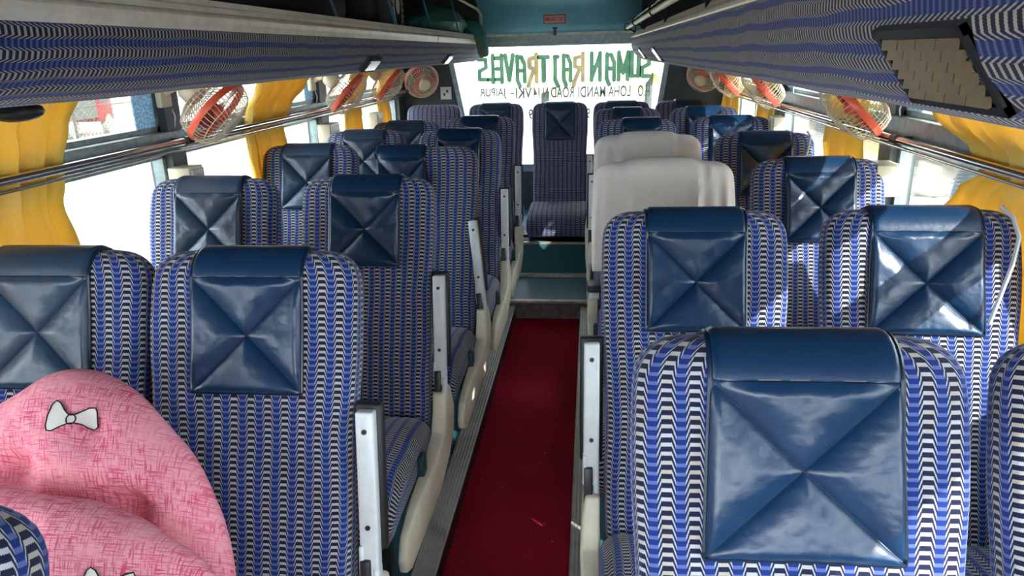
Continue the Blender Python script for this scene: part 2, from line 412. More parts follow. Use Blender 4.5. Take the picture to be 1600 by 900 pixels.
# rear wall with the emergency window
WT = [(-1.18, 1.65), (.64, 1.65), (.50, .64), (-1.00, .64)]
mb = MB()
y0, y1 = YB, YB+.08
outer = [(XL, 1.66), (XR, 1.66), (XR, -.1), (XL, -.1)]
mb.prism([(XL, -.1), (XR, -.1), (XR, .64), (XL, .64)], 'y', y0, y1)
mb.prism([(XL, .64), (-1.0, .64), (-1.18, 1.65), (XL, 1.65)], 'y', y0, y1)
mb.prism([(.5, .64), (XR, .64), (XR, 1.65), (.64, 1.65)], 'y', y0, y1)
mb.prism([(XL, 1.65), (XR, 1.65), (XR, 2.06), (XL, 2.06)], 'y', y0, y1)
struct(mb.build('wall_rear', 'wall', smooth=False), 'dark grey green rear wall around the rear window')
mb = MB()
mb.prism([(-1.00, .65), (-.96, .65), (-1.14, 1.65), (-1.18, 1.65)], 'y', y0-.02, y0+.05)
mb.prism([(.46, .65), (.50, .65), (.64, 1.65), (.60, 1.65)], 'y', y0-.02, y0+.05)
mb.box((-1.18, y0-.03, 1.62), (.64, y0+.05, 1.70)); mb.box((-1.0, y0-.02, .62), (.5, y0+.05, .68))
o = MB(); o.prism([(-1.17, 1.65), (.63, 1.65), (.49, .64), (-.99, .64)], 'y', y0+.04, y0+.045)
wr = o.build('window_9', 'glass_rear', smooth=False); struct(wr, 'wide rear window behind the back bench')
mb.build('window_frame', 'frame', wr, smooth=False)
# lettering on the rear glass (reads from outside, so mirrored from the cabin)
def letter(name, txt, x0, x1, z0, z1, mats, parent, hooks=False, bold=0.):
    cu = bpy.data.curves.new(name, 'FONT'); cu.body = txt; cu.size = 1; cu.extrude = 0; cu.offset = bold
    cu.space_character = 1.02
    for m_ in mats: cu.materials.append(M[m_])
    if len(mats) > 1:
        for i in range(len(txt)):
            cu.body_format[i].material_index = 1 if i in mats_idx else 0
    t = bpy.data.objects.new(name, cu); C.objects.link(t)
    bpy.context.view_layer.update()
    me = bpy.data.meshes.new_from_object(t.evaluated_get(bpy.context.evaluated_depsgraph_get()))
    bpy.data.objects.remove(t)
    xs = [v.co.x for v in me.vertices]; ys = [v.co.y for v in me.vertices]
    a, b, c, d = min(xs), max(xs), min(ys), max(ys)
    yy = YB+.032
    for v in me.vertices:
        fx = (v.co.x-a)/(b-a); fz = (v.co.y-c)/(d-c)
        x = x1-(x1-x0)*fx; z = z0+(z1-z0)*fz
        z += (0 if not hooks else -.02*(1-fx)*0)
        v.co = (x, yy+v.co.z*.15, z)
    ob = bpy.data.objects.new(name, me); C.objects.link(ob)
    if parent: ob.parent = parent
    return ob
def word(txt, x0, x1, z0, z1, mat, bold=.0):
    return letter('letters', txt, x0, x1, z0, z1, [mat], lroot, bold=bold)
lroot = empty('window_lettering', (0, 0, 0))
tag(lroot, 'mirrored green, gold and grey sticker lettering on the rear window', 'lettering')
# line 1: word by word, right to left as seen from inside
GL = {  # strokes in a unit cell, x right, z up (read from outside); tails dip below 0
 'S': [((.92, .86), (.15, .86)), ((.15, .86), (.15, .55)), ((.15, .55), (.85, .42)), ((.85, .42), (.85, .12)), ((.85, .12), (.05, .10))],
 'U': [((.16, 1), (.16, .12)), ((.16, .12), (.84, .12)), ((.84, .12), (.84, 1))],
 'M': [((.13, 0), (.13, 1)), ((.13, .95), (.5, .25)), ((.5, .25), (.87, .95)), ((.87, 1), (.87, 0))],
 'A': [((.16, 0), (.16, .62)), ((.16, .62), (.45, .92)), ((.45, .92), (.84, .92)), ((.84, .95), (.84, .05)), ((.84, .05), (.62, -.18)), ((.2, .42), (.8, .42))],
 'N': [((.15, 0), (.15, 1)), ((.15, .95), (.85, .05)), ((.85, 0), (.85, 1))],
 'R': [((.16, 0), (.16, 1)), ((.16, .90), (.8, .84)), ((.82, .84), (.82, .52)), ((.82, .52), (.2, .45)), ((.42, .45), (.84, .0)), ((.84, .0), (.95, -.18))],
 'J': [((.45, .90), (.9, .90)), ((.80, .9), (.80, .05)), ((.80, .05), (.40, -.20))],
 'T': [((.02, .90), (.98, .90)), ((.5, .9), (.5, 0))],
 'V': [((.12, 1), (.5, .06)), ((.5, .06), (.88, 1))],
 'E': [((.17, 0), (.17, 1)), ((.17, .90), (.95, .90)), ((.17, .5), (.85, .5)), ((.17, .10), (.95, .10))],
 'L': [((.22, 1), (.22, 0)), ((.22, .10), (1, .10))]}
def block(ch, x0, x1, mat, z0=1.345, z1=1.553):
    W, Hh = x1-x0, z1-z0; th = .0172; cs = .0042; mbk = MB()
    nx = int(W/cs)+6; nz = int(Hh*1.3/cs)
    segs = [((a[0]*W, a[1]*Hh), (b[0]*W, b[1]*Hh)) for a, b in GL[ch]]
    def inside(px, pz):
        for (ax_, az), (bx_, bz) in segs:
            dx, dz = bx_-ax_, bz-az; L2 = dx*dx+dz*dz+1e-12; t = max(0, min(1, ((px-ax_)*dx+(pz-az)*dz)/L2))
            if math.hypot(px-ax_-t*dx, pz-az-t*dz) < (th if abs(dx) < abs(dz)*.8 or ch in 'VN' else th*.95): return True
        return False
    for jz in range(-int(Hh*.28/cs), nz):
        run = None
        for ix in range(-5, nx+1):
            q = inside(ix*cs, jz*cs)
            if q and run is None: run = ix
            if not q and run is not None:
                xa, xb = x1-run*cs, x1-ix*cs; za, zb = z0+jz*cs, z0+(jz+1)*cs; y = YB+.032
                mbk.add([(xa, y, za), (xb, y, za), (xb, y, zb), (xa, y, zb)], [[0, 1, 2, 3]]); run = None
    return mbk.build('letter', mat, lroot, smooth=False)
for ch, x0, x1, m_ in [('S', .395, .472, 0), ('U', .312, .392, 0), ('M', .208, .308, 0), ('A', .113, .200, 0), ('N', -.01, .087, 0),
      ('R', -.144, -.050, 1), ('A', -.232, -.150, 0), ('J', -.302, -.241, 0),
      ('T', -.420, -.344, 0), ('R', -.513, -.426, 1), ('A', -.612, -.523, 0), ('V', -.705, -.622, 0), ('E', -.777, -.715, 0), ('L', -.832, -.787, 0), ('S', -.923, -.845, 0)]:
    block(ch, x0, x1, 'txt_gold' if m_ else 'txt_green')
for t_, a_, b_ in (('H.O.', .365, .472), ('LOHA', .138, .318), ('MANDI', -.103, .118), ('ROAD', -.328, -.139), ('N.14', -.472, -.350), ('VKI', -.616, -.483), ('JAIPUR', -.918, -.693)):
    word(t_, a_, b_, 1.212, 1.300, 'txt_grey', .022)
word('-', -.662, -.630, 1.248, 1.258, 'txt_grey', .022)
word('9', -.513, -.477, 1.040, 1.128, 'txt_grey', .02); word('.', -.470, -.458, 1.040, 1.054, 'txt_grey', .02)
word('9', -.035, -.006, 1.040, 1.128, 'txt_grey', .02)
# rear blue panel between the racks
mb = MB()
prof = [(6.19, 1.715), (6.15, 1.72), (6.10, 1.78), (6.06, 1.90), (6.00, 1.96), (5.8, 2.02), (5.6, 2.05)]
mb.grid(lambda u, v: (-.88+1.26*u, *prof[round(v*(len(prof)-1))]), 1, len(prof)-1)
o = mb.build('wall_rear', 'blue_panel'); md = o.modifiers.new('t', 'SOLIDIFY'); md.thickness = .015; struct(o, 'curved blue grey panel above the rear window')
struct(box_obj('trim_10', (-.90, 6.13, 1.700), (.40, 6.19, 1.718), 'trim', bevel=.003), 'cream strip along the lower edge of the blue rear panel')
sg = empty('emergency_exit_sign', (-.285, 6.068, 1.815)); tag(sg, 'small red EMERGENCY EXIT plate on the blue rear panel', 'sign')
box_obj('plate', (-.085, -.002, -.034), (.085, .004, .034), 'sign_red', sg)
box_obj('plate_face', (-.078, -.004, -.027), (.078, -.002, .027), 'sign_pale', sg)
cu = bpy.data.curves.new('t', 'FONT'); cu.body = 'EMERGENCY EXIT'; cu.size = 1; cu.extrude = .01; cu.offset = .02
t = bpy.data.objects.new('t', cu); C.objects.link(t); bpy.context.view_layer.update()
me = bpy.data.meshes.new_from_object(t.evaluated_get(bpy.context.evaluated_depsgraph_get())); bpy.data.objects.remove(t)
xs = [v.co.x for v in me.vertices]; ys = [v.co.y for v in me.vertices]
for v in me.vertices: v.co = (-.072+.144*(v.co.x-min(xs))/(max(xs)-min(xs)), -.005, -.016+.032*(v.co.y-min(ys))/(max(ys)-min(ys)))
me.materials.append(M['sign_red']); o = bpy.data.objects.new('sign_text', me); C.objects.link(o); o.parent = sg
sg.rotation_euler = (math.radians(17), 0, 0)
lt = empty('panel_latch', (-.285, 6.12, 1.725)); tag(lt, 'small dark latch under the red exit plate', 'latch')
box_obj('latch_plate', (-.012, -.012, -.03), (.012, 0, .045), 'frame_dark', lt, .003); box_obj('latch_hook', (-.02, -.02, .02), (.02, -.01, .032), 'frame_dark', lt, .002)

# ------------------------------------------------------------------ luggage racks
def rack(side):
    L = side == 'left'
    lx = -.83 if L else .312; s = -1 if L else 1; zl = 1.66
    prof = [(0, 0), (0, -.03), (.002, -.05), (.008, -.072), (.022, -.098), (.055, -.127), (.10, -.144), (.15, -.147), (.3, -.145), (.71, -.145)] if L else \
           [(0, 0), (0, -.03), (.002, -.05), (.008, -.075), (.024, -.105), (.055, -.133), (.095, -.152), (.14, -.156), (.3, -.152), (.76, -.152)]
    # smooth resample
    pts = [Vector((a, b)) for a, b in prof]; fine = []
    for i in range(len(pts)-1):
        p0 = pts[max(i-1, 0)]; p1 = pts[i]; p2 = pts[i+1]; p3 = pts[min(i+2, len(pts)-1)]
        for t_ in (0, .34, .67):
            t2, t3 = t_*t_, t_*t_*t_
            fine.append(.5*((2*p1)+(p2-p0)*t_+(2*p0-5*p1+4*p2-p3)*t2+(3*p1-p0-3*p2+p3)*t3))
    fine.append(pts[-1]); pts = fine
    acc = [0]
    for i in range(1, len(pts)): acc.append(acc[-1]+(pts[i]-pts[i-1]).length)
    root = empty('luggage_rack', (lx+s*.3, 2.3, 1.5))
    tag(root, 'overhead luggage rack along the %s side, clad in blue zigzag fabric' % side, 'luggage rack')
    ri = root.matrix_basis.copy()
    off = Vector((lx+s*.3, 2.3, 1.5))
    ya, yb = -1.2, 6.05
    NY = 90; n = len(pts)-1
    def fn(u, v):
        i = round(u*n); a, b = pts[i]; y = ya+(yb-ya)*v
        w_ = .0035*noise.noise(Vector((a*9, y*3.2, 3 if L else 9)))*min(1, a*12)
        return Vector((lx+s*a, y, zl+b-w_))-off
    mb = MB(); mb.grid(fn, n, NY, lambda u, v: (acc[round(u*n)]+.012, ya+(yb-ya)*v))
    o = mb.build('fabric_panel', 'fabric', root); md = o.modifiers.new('t', 'SOLIDIFY'); md.thickness = .008; md.offset = -1
    # end cap
    mb = MB(); poly = [(lx+s*p.x-off.x, zl+p.y-off.z) for p in pts]+[(lx+s*pts[-1].x-off.x, zl-off.z)]
    mb.prism(poly, 'y', yb-off.y, yb+.01-off.y); mb.build('end_panel', 'bin_brown', root, smooth=False)
    # shelf
    box_obj('shelf', (lx+s*.02-off.x, ya-off.y, zl-.05-off.z), (lx+s*.70-off.x, yb-off.y, zl-.035-off.z), 'bin_dark', root)
    # trim profile
    mb = MB()
    tz = .045
    prof2 = [(-.006, -.004), (-.008, .008), (-.004, .016), (0, .018), (.002, .030), (.006, .032), (.008, tz), (.030, tz+.002), (.030, -.03), (.004, -.03)]
    if not L: prof2 = [(-.006, -.004), (-.010, .004), (-.006, .014), (.004, .018), (.028, .048), (.034, .048), (.05, .03), (.05, -.03), (.004, -.03)]
    cuts = [ya, 4.13, 4.145, yb] if L else [ya, yb]
    for i in range(0, len(cuts), 2):
        mb.prism([(lx+s*a-off.x, zl+b-off.z) for a, b in prof2], 'y', cuts[i]-off.y, cuts[i+1]-off.y)
    mb.build('trim_strip', 'trim', root, smooth=False)
    return root, off, pts
rl, offl, pl = rack('left')
# slanting rods of the left bin
for (y, z2, dy) in ((2.55, 2.0, -.42), (3.33, 2.0, -.42), (4.08, 2.0, -.42), (4.94, 2.0, -.42)):
    mb = MB(); mb.tube([Vector((-.846, y, 1.70))-offl, Vector((-.87, y+dy*.55, 2.0))-offl], .0055 if y != 3.33 else .008, 8)
    mb.build('rod', 'bar_blue', rl)
mb = MB(); mb.tube([Vector((-.85, 6.0, 1.70))-offl, Vector((-.85, 6.0, 1.86))-offl, Vector((-.875, 5.96, 1.90))-offl, Vector((-.98, 5.7, 1.965))-offl, Vector((-1.1, 5.4, 1.97))-offl], .010, 8)
mb.build('end_tube', 'cream', rl)
rr, offr, pr = rack('right')
mb = MB(); mb.tube([Vector((.272, ya_, 1.735))-offr for ya_ in (-.8, 2.5, 6.06)], .0125, 12); mb.build('luggage_rail', 'cream', rr)
mb = MB(); mb.tube([Vector((.277, ya_, 1.768))-offr for ya_ in (-.8, 2.5, 6.06)], .006, 8); mb.build('upper_rod', 'dark_metal', rr)
for y in (1.1, 2.25, 3.5, 4.9, 6.03):
    mb = MB(); mb.tube([Vector((.272+.021*math.cos(a), y, 1.742+.026*math.sin(a)))-offr for a in [2*PI*k/14 for k in range(14)]], .004, 6, closed=True)
    mb.tube([Vector((.288, y, 1.728))-offr, Vector((.325, y+.03, 1.705))-offr, Vector((.328, y+.04, 1.67))-offr], .006, 8)
    mb.tube([Vector((.335, y+.04, 1.69))-offr, Vector((.35, y+.10, 2.0))-offr], .004, 6)
    mb.build('rail_bracket', 'dark_metal', rr)
# vents: built on the panel surface
def vent(root, off, pts, L, yc, a0, a1, wy, brass):
    lx = -.83 if L else .312; s = -1 if L else 1
    i0 = min(range(len(pts)), key=lambda i: abs(pts[i].x-a0)); i1 = min(range(len(pts)), key=lambda i: abs(pts[i].x-a1))
    p0 = Vector((lx+s*pts[i0].x, yc, 1.66+pts[i0].y)); p1 = Vector((lx+s*pts[i1].x, yc, 1.66+pts[i1].y))
    d = (p1-p0); ln = d.length; d.normalize(); yv = Vector((0, 1, 0)); nr = d.cross(yv)
    if nr.z > 0: nr = -nr
    def P(a, b, c): return p0+d*a+yv*b+nr*(c+.0165)-off
    def bx(mb, a0, a1, b0, b1, c0, c1):
        v = [P(a, b, c) for c in (c0, c1) for b in (b0, b1) for a in (a0, a1)]
        mb.add(v, [[0,1,3,2],[4,5,7,6],[0,1,5,4],[2,3,7,6],[0,2,6,4],[1,3,7,5]])
    fr = MB(); t = .010; h = wy/2
    bx(fr, 0, ln, -h, -h+t, -.004, .003); bx(fr, 0, ln, h-t, h, -.004, .003); bx(fr, 0, t, -h, h, -.004, .003); bx(fr, ln-t, ln, -h, h, -.004, .003)
    bx(fr, 0, ln, -h, h, -.016, -.0005)
    f = fr.build('air_vent', 'vent_dark', root, smooth=False)
    n = 6
    for k in range(n):
        a = t+(ln-2*t)*(k+.5)/n; sl = MB(); hw = (ln-2*t)/n*.36
        segs = 4 if brass else 1
        for q in range(segs):
            b0 = -h+t+.004+(wy-2*t-.008)*q/segs; b1 = b0+(wy-2*t-.008)/segs-.002
            v = [P(a-hw, b0, .000), P(a+hw, b0, .005), P(a+hw, b1, .005), P(a-hw, b1, .000), P(a-hw, b0, .002), P(a+hw, b0, .008), P(a+hw, b1, .008), P(a-hw, b1, .002)]
            sl.add(v, [[0,1,2,3],[4,5,6,7],[0,1,5,4],[1,2,6,5],[2,3,7,6],[3,0,4,7]])
        sl.build('vent_slat', 'vent_brass' if brass else 'chrome', f, smooth=False)
vent(rr, offr, pr, False, .775, .004, .056, .20, True)
vent(rr, offr, pr, False, 3.95, .006, .060, .16, False)
vent(rr, offr, pr, False, 5.1, .006, .060, .14, False)
vent(rl, offl, pl, True, 2.93, .010, .055, .16, False)
vent(rl, offl, pl, True, 4.55, .010, .055, .14, False)

# round reading speaker under the near left rack
mb = MB(); mb.ball((0, 0, 0), (.04, .052, .018), 20, 8); sp = mb.build('rack_lamp', 'vent_dark'); sp.location = (-1.02, 1.25, 1.500)
tag(sp, 'black round fitting under the near end of the left luggage rack', 'lamp housing')

# grab rails
def rail(name, X, z, label, wall):
    r_ = empty(name, (X, 2.5, z)); tag(r_, label, 'handrail')
    mb = MB(); mb.tube([(0, YF-2.5, 0), (0, 6.1-2.5, 0)], .0125, 14); mb.build('tube', 'chrome', r_)
    s = -1 if wall < X else 1
    for y in (.82, 2.6, 4.25, 5.95):
        mb = MB(); mb.tube([(s*.0, y-2.5, 0), (s*(abs(wall-X)-.02), y-2.5, -.0)], .009, 8); mb.tube([(0, y-2.5-.02, 0), (0, y-2.5+.02, 0)], .0175, 12)
        mb.build('rail_clamp', 'dark_metal', r_)
    mb = MB(); mb.tube([(s*.02, YF-2.5, -.030), (s*.02, 6.1-2.5, -.030)], .006, 8); mb.build('lower_rod', 'chrome', r_)
rail('grab_rail', -1.47, 1.300, 'long steel handrail across the left windows', XL)
rail('grab_rail', 1.01, 1.272, 'long steel handrail across the right windows', XR)

# ------------------------------------------------------------------ seats
AL = math.radians(17.5); SL = .82; TT = .115
AX = Vector((0, math.sin(AL), math.cos(AL))); NF = Vector((0, -math.cos(AL), math.sin(AL)))
TOPZ = 1.192-ZP
B0 = Vector((0, 0, TOPZ))-AX*SL
KS = [(.82, .425), (.74, .43), (.6, .43), (.48, .428), (.38, .432), (.30, .440), (.22, .450), (.15, .452), (.10, .450), (.075, .448), (.055, .444), (.042, .436), (.030, .424), (.020, .406), (.012, .384), (.006, .358), (.002, .325), (0, .28)]
K0 = .055
def interpW(k):
    ks = KS
    for i in range(len(ks)-1):
        if ks[i][0] >= k >= ks[i+1][0]:
            t = (ks[i][0]-k)/(ks[i][0]-ks[i+1][0]+1e-9); return ks[i][1]+(ks[i+1][1]-ks[i][1])*t
    return ks[0][1]
def Tk(k):
    base = TT*(1+.08*max(0, (k-.3)))
    return base if k > K0 else max(.012, base*math.sqrt(max(0, 1-((K0-k)/K0)**2)))
def bolster(x, W, k):
    a = min(1, abs(x)/(W/2)); f = min(1, max(0, (k-.03)/.1))
    return (.022*a**2.5-.010)*f
def ring_pts(k, off=0., N=56, wr=None):
    W = interpW(k)+2*off; T = Tk(k)+2*off; out = []
    for i in range(N):
        ph = -PI+2*PI*i/N       # 0 = front
        sx, cx = math.sin(ph), math.cos(ph)
        x = W/2*math.copysign(abs(sx)**(2/4.2), sx); d = T/2*math.copysign(abs(cx)**(2/3.2), cx)
        if d > 0: d += bolster(x, W, k)*min(1, d/(T*.3))
        x_, d_ = x, d
        if wr: dx, dd = wr(ph, k); x_ += dx; d_ += dd
        out.append(B0+AX*(SL-k)+Vector((x_, 0, 0))+NF*d_)
    return out
def ring_u(N=56):
    pts = ring_pts(.4, 0, N); pts = pts+[pts[0]]; u = [0]
    for i in range(N): u.append(u[-1]+(pts[i+1]-pts[i]).length)
    mid = u[N//2]; return [a-mid for a in u]
RU = ring_u()
def backrest_mesh():
    mb = MB(); mb.loft([ring_pts(k) for k, _ in KS], uv=(RU, [SL-k for k, _ in KS])); return mb
def front_d(x, k):
    W = interpW(k); T = Tk(k); a = min(.999, abs(x)/(W/2))
    return T/2*(1-a**4.2)**(1/3.2)+bolster(x, W, k)
def cover_mesh(hw=.118, drop=.296, tilt=0., xo=0., flare=.0):
    """padded vinyl flap hung over the top of the backrest; returns MB, piping MB"""
    # path: list of (kind, k) front from bottom to top, over, to back
    P = []; NP = 48; seam = K0+.004
    for i in range(NP+1): P.append(('f', drop-(drop-seam)*i/NP))
    for i in range(1, 3): P.append(('f', seam-(seam-K0)*i/2))
    for i in range(1, 12): P.append(('t', PI*i/12))
    for i in range(5): P.append(('b', K0+.10*i/4))
    n = len(P)-1; NX = 48
    def surf(x, j, d):
        kd, q = P[j]
        if kd == 'f': p = B0+AX*(SL-q)+NF*(max(front_d(x, q), TT/2-.03)+d)
        elif kd == 't':
            r = TT/2-.004; p = B0+AX*(SL-K0)+NF*((r+d)*math.cos(q))+AX*((K0+d)*math.sin(q))
        else: p = B0+AX*(SL-q)-NF*(TT/2+d)
        return p+Vector((x, 0, 0))
    def puff(u, j):
        kd, q = P[j]; e = min(u, 1-u)*2*hw
        rim = min(1, e/.008)**.5
        if kd != 'f': return .009*rim+.002
        if j > NP: return .009*rim+.002
        v = 1-j/NP                              # 0 at the seam, 1 at the bottom hem
        d = min(abs(u-v), abs(1-u-v))*hw*1.5
        g = min(1, d/.050); g = (g*(2-g))**.75
        eb = min(1, (1-v)/.05)**.5; es = .45+.55*min(1, v/.06)
        wr = .0016*noise.noise(Vector((u*7, v*7, 2.5)))+.0008*noise.noise(Vector((u*22, v*30, 8)))
        return (.004+.0155*g*min(eb, es)+wr)*rim+.002
    mb = MB()
    def X(u, j):
        t = 1-j/n; return xo+(u-.5)*2*hw*(1+flare*t)+tilt*t
    vv = [surf(X(i/NX, j), j, puff(i/NX, j)) for j in range(n+1) for i in range(NX+1)]; ff = []
    for j in range(n):
        for i in range(NX):
            a = j*(NX+1)+i; b = a+1; c_ = a+NX+2; d_ = a+NX+1
            if j < NP:
                if (i < NX/2) == (j < NP/2): ff += [[a, b, c_], [a, c_, d_]]
                else: ff += [[a, b, d_], [b, c_, d_]]
            else: ff.append([a, b, c_, d_])
    mb.add(vv, ff)
    # rim back down to the cloth
    for u in (0, 1):
        mb.grid(lambda a, v, u=u: surf(X(u, round(v*n)), round(v*n), puff(u, round(v*n))*(1-a)+.0005*a), 1, n)
    mb.grid(lambda u, a: surf(X(u, 0), 0, puff(u, 0)*(1-a)+.0005*a), NX, 1)
    pp = MB(); path = [surf(X(0, j), j, .004) for j in range(n, -1, -1)]+[surf(X(i/12, 0), 0, .004) for i in range(1, 12)]+[surf(X(1, j), j, .004) for j in range(0, n+1)]
    pp.tube(path, .0035, 6)
    st = MB()  # thin dark tubes that draw in the shade of the quilting creases
    for dg in (0, 1):
        st.tube([surf(X((i/NP) if dg == 0 else 1-i/NP, i), i, puff((i/NP) if dg == 0 else 1-i/NP, i)+.0002) for i in range(1, NP)], .0009, 4)
    st.tube([surf(X(i/24, NP), NP, puff(i/24, NP)+.0002) for i in range(1, 24)], .0009, 4)
    return mb, pp, st
def cushion_mesh(W=.462, dep=.53, th=.17, ea=3.2, eb=2.8, x0=.70, wf=.05):
    N = 44; prof = []
    for i in range(N):
        ph = 2*PI*i/N-PI/2-.3; c, s_ = math.cos(ph), math.sin(ph)
        prof.append((dep/2*math.copysign(abs(c)**(2/ea), c), th/2*math.copysign(abs(s_)**(2/eb), s_)))
    acc = [0]
    for i in range(N):
        a = prof[i]; b = prof[(i+1) % N]; acc.append(acc[-1]+math.hypot(a[0]-b[0], a[1]-b[1]))
    xs = [-1, -.99, -.97, -.94, -.9, -.84, -.76, -.6, -.3, 0, .3, .6, .76, .84, .9, .94, .97, .99, 1]; v = []; 
    rings = []
    for x in xs:
        a = abs(x); s_ = (1-max(0, (a-x0)/(1-x0))**2.6)**.42 if a < 1 else .30
        s_ = max(s_, .30); sy = .86+.14*s_
        rg = []
        for (py, pz) in prof:
            z = pz*s_; y = py*sy
            if y < 0: z -= wf*(abs(y)/(dep/2))**3          # waterfall front
            if pz > 0: z += .012*(1-a*a)*0+ .010*math.cos(y/dep*PI)
            rg.append(Vector((x*W/2, -.535+y, .325+z)))
        rings.append(rg)
    mb = MB(); n = N
    vv = [p for r_ in rings for p in r_]; f = []; uvs = []
    for i in range(len(xs)-1):
        for k in range(n):
            l = (k+1) % n; f.append([i*n+k, i*n+l, (i+1)*n+l, (i+1)*n+k])
            uvs.append([(xs[i]*W/2, acc[k]), (xs[i]*W/2, acc[k+1]), (xs[i+1]*W/2, acc[k+1]), (xs[i+1]*W/2, acc[k])])
    for i in (0, len(xs)-1):
        f.append([i*n+k for k in range(n)]); uvs.append([(p[1]*1., p[0]) for p in prof])
    mb.add(vv, f, uvs); return mb
ARM_HINGE = Vector((0, -.205, .515-ZP))
def side_parts(root, sx, arm='up', tilt=0., worn=True):
    """cream shield, armrest, lever on the aisle side; sx=+1 if the aisle lies at +x"""
    x0 = sx*.228; x1 = sx*.276
    poly = [(-.245, .520), (-.160, .520), (-.135, .50), (-.125, .42), (-.15, .35), (-.24, .29), (-.38, .245), (-.55, .215), (-.70, .195), (-.742, .215), (-.750, .255), (-.715, .315), (-.60, .350), (-.42, .370), (-.30, .405), (-.262, .46)]
    poly = [(a, b-ZP) for a, b in poly]
    mb = MB(); mb.prism(poly, 'x', x0, x1)
    mb.v = [(x if abs(x) < .25 else x-sx*.022*min(1, max(0, (-.35-y)/.35)) - sx*.012*min(1, max(0, (z-.36)/.08)), y, z) for x, y, z in mb.v]
    mb.build('side_shield', 'cream', root, bevel=.007)
    # lever
    lx = sx*.222; mb = MB(); mb.box((sx*.222, -.49, .27), (sx*.250, -.445, .350)); lv = mb.build('recline_lever', 'lever', root, bevel=.006)
    tag(lv, 'dark teal recline lever')
    xc = sx*.250; h = ARM_HINGE
    if arm == 'up': d = Vector((0, .165, 1)).normalized()
    else: d = Vector((0, -1, .22)).normalized()
    xv = Vector((1, 0, 0)); d = (d+xv*tilt).normalized(); xv = (xv-xv.dot(d)*d).normalized(); nb = d.cross(xv)     # nb: normal
    if arm == 'up' and nb.y < 0: nb = -nb
    if arm != 'up' and nb.z < 0: nb = -nb
    c = Vector((xc, h.y, h.z))
    def bx(mb, l0, l1, w0, w1, n0, n1, tw=1.):
        v = []
        for l, q in ((l0, 1.), (l1, tw)):
            for n_ in (n0, n1):
                for w_ in (w0, w1): v.append(c+d*l+xv*w_*q+nb*n_)
        mb.add(v, [[0,1,3,2],[4,5,7,6],[0,1,5,4],[2,3,7,6],[0,2,6,4],[1,3,7,5]])
    mb = MB(); bx(mb, .02, .385, -.020, .020, -.018, .012, .95); bx(mb, .02, .10, -.021, -.010, -.024, .014); 
    bx(mb, -.03, .05, .006, .020, -.020, .014)
    am = mb.build('armrest', 'white_metal', root, bevel=.005); tag(am, 'white painted metal armrest with black pad')
    pd = MB(); bx(pd, .075, .395, -.029, .029, .012, .040); pd.build('pad', 'black', am, bevel=.006)
    pv = MB(); bx(pv, -.045, .07, -.018, .004, -.027, .012); pv.build('pivot', 'dark_metal', am, bevel=.003)
    for l in (.345, .14):
        sc = MB(); cc = c+d*l-nb*.018; sc.tube([cc, cc-nb*.003], .0055, 10); sc.build('screw', 'screw', am)
def leg_mesh(x, y):
    mb = MB(); mb.box((x-.014, y-.014, 0), (x+.014, y+.014, .27)); mb.box((x-.022, y-.03, 0), (x+.022, y+.03, .006)); return mb
MESH = {}
def put(key, name, mb_fn, mat, root, **k):
    if key in MESH:
        o = bpy.data.objects.new(name, MESH[key]); C.objects.link(o); o.parent = root; return o
    o = mb_fn().build(name, mat, root, **k); MESH[key] = o.data; return o
def seat(x, y, label, aisle=0, cover='std', vin='vinyl', zoff=0., wsc=1., arm='up', tilt=0., bench=False, rz=0.):
    rz += math.radians((math.sin(x*37.1+y*91.7))*.9)
    root = empty('passenger_seat', (x, y, ZP+zoff), rz)
    tag(root, label, 'bus seat', 'blue zigzag fabric passenger seats')
    if wsc != 1: root.scale = (wsc, 1, 1)
    put('back', 'backrest', backrest_mesh, 'fabric', root)
    if bench: put('bcushion', 'seat_cushion', lambda: cushion_mesh(.472, .55, .165, 6, 5, .86, .015), 'fabric', root)
    else: put('cushion', 'seat_cushion', cushion_mesh, 'fabric', root)
    if cover:
        pr_ = {'std': dict(), 'left': dict(hw=.112, drop=.30, tilt=.035, xo=-.120), 'narrow': dict(hw=.095, drop=.27), 'wide': dict(hw=.122, drop=.300, flare=.07),
               'right': dict(hw=.105, drop=.27, xo=.03), 'skew': dict(hw=.115, drop=.28, xo=.01, tilt=-.012)}[cover]
        key = ('cov', cover, vin)
        if key not in MESH:
            a, b, st = cover_mesh(**pr_); o = a.build('headrest_cover', vin, root); MESH[key] = o.data
            p_ = b.build('piping', 'piping', o); MESH[key+('p',)] = p_.data
            p_ = st.build('crease_shade', 'piping', o); MESH[key+('s',)] = p_.data
        else:
            o = bpy.data.objects.new('headrest_cover', MESH[key]); C.objects.link(o); o.parent = root
            p_ = bpy.data.objects.new('piping', MESH[key+('p',)]); C.objects.link(p_); p_.parent = o
            p_ = bpy.data.objects.new('crease_shade', MESH[key+('s',)]); C.objects.link(p_); p_.parent = o
        tag(o, 'padded blue vinyl headrest cover with crossed quilting and darkened creases')
    if not bench:
        for i, (lx, ly) in enumerate(((-.17, -.30), (.17, -.30), (-.17, -.66), (.17, -.66))):
            put(('leg', i), 'leg', lambda lx=lx, ly=ly: leg_mesh(lx, ly), 'dark_metal', root, smooth=False)
        put('seat_frame', 'seat_frame', lambda: (lambda m: (m.box((-.20, -.74, .215), (.20, -.28, .245)), m)[1])(MB()), 'dark_metal', root, smooth=False)
    if aisle: side_parts(root, aisle, arm, tilt)
    return root
XRA, XRW = .262, .795
XLA, XLW = -.712, -1.245
seat(-.735, .54, 'near aisle seat at the lower left corner, only its rounded top showing', 1, None)
seat(.285, 1.0, 'nearest right aisle seat with the large scratched blue vinyl headrest in front', 0, 'wide')
seat(.775, 1.0, 'nearest right window seat cut off by the right edge of the photo', 0, None)
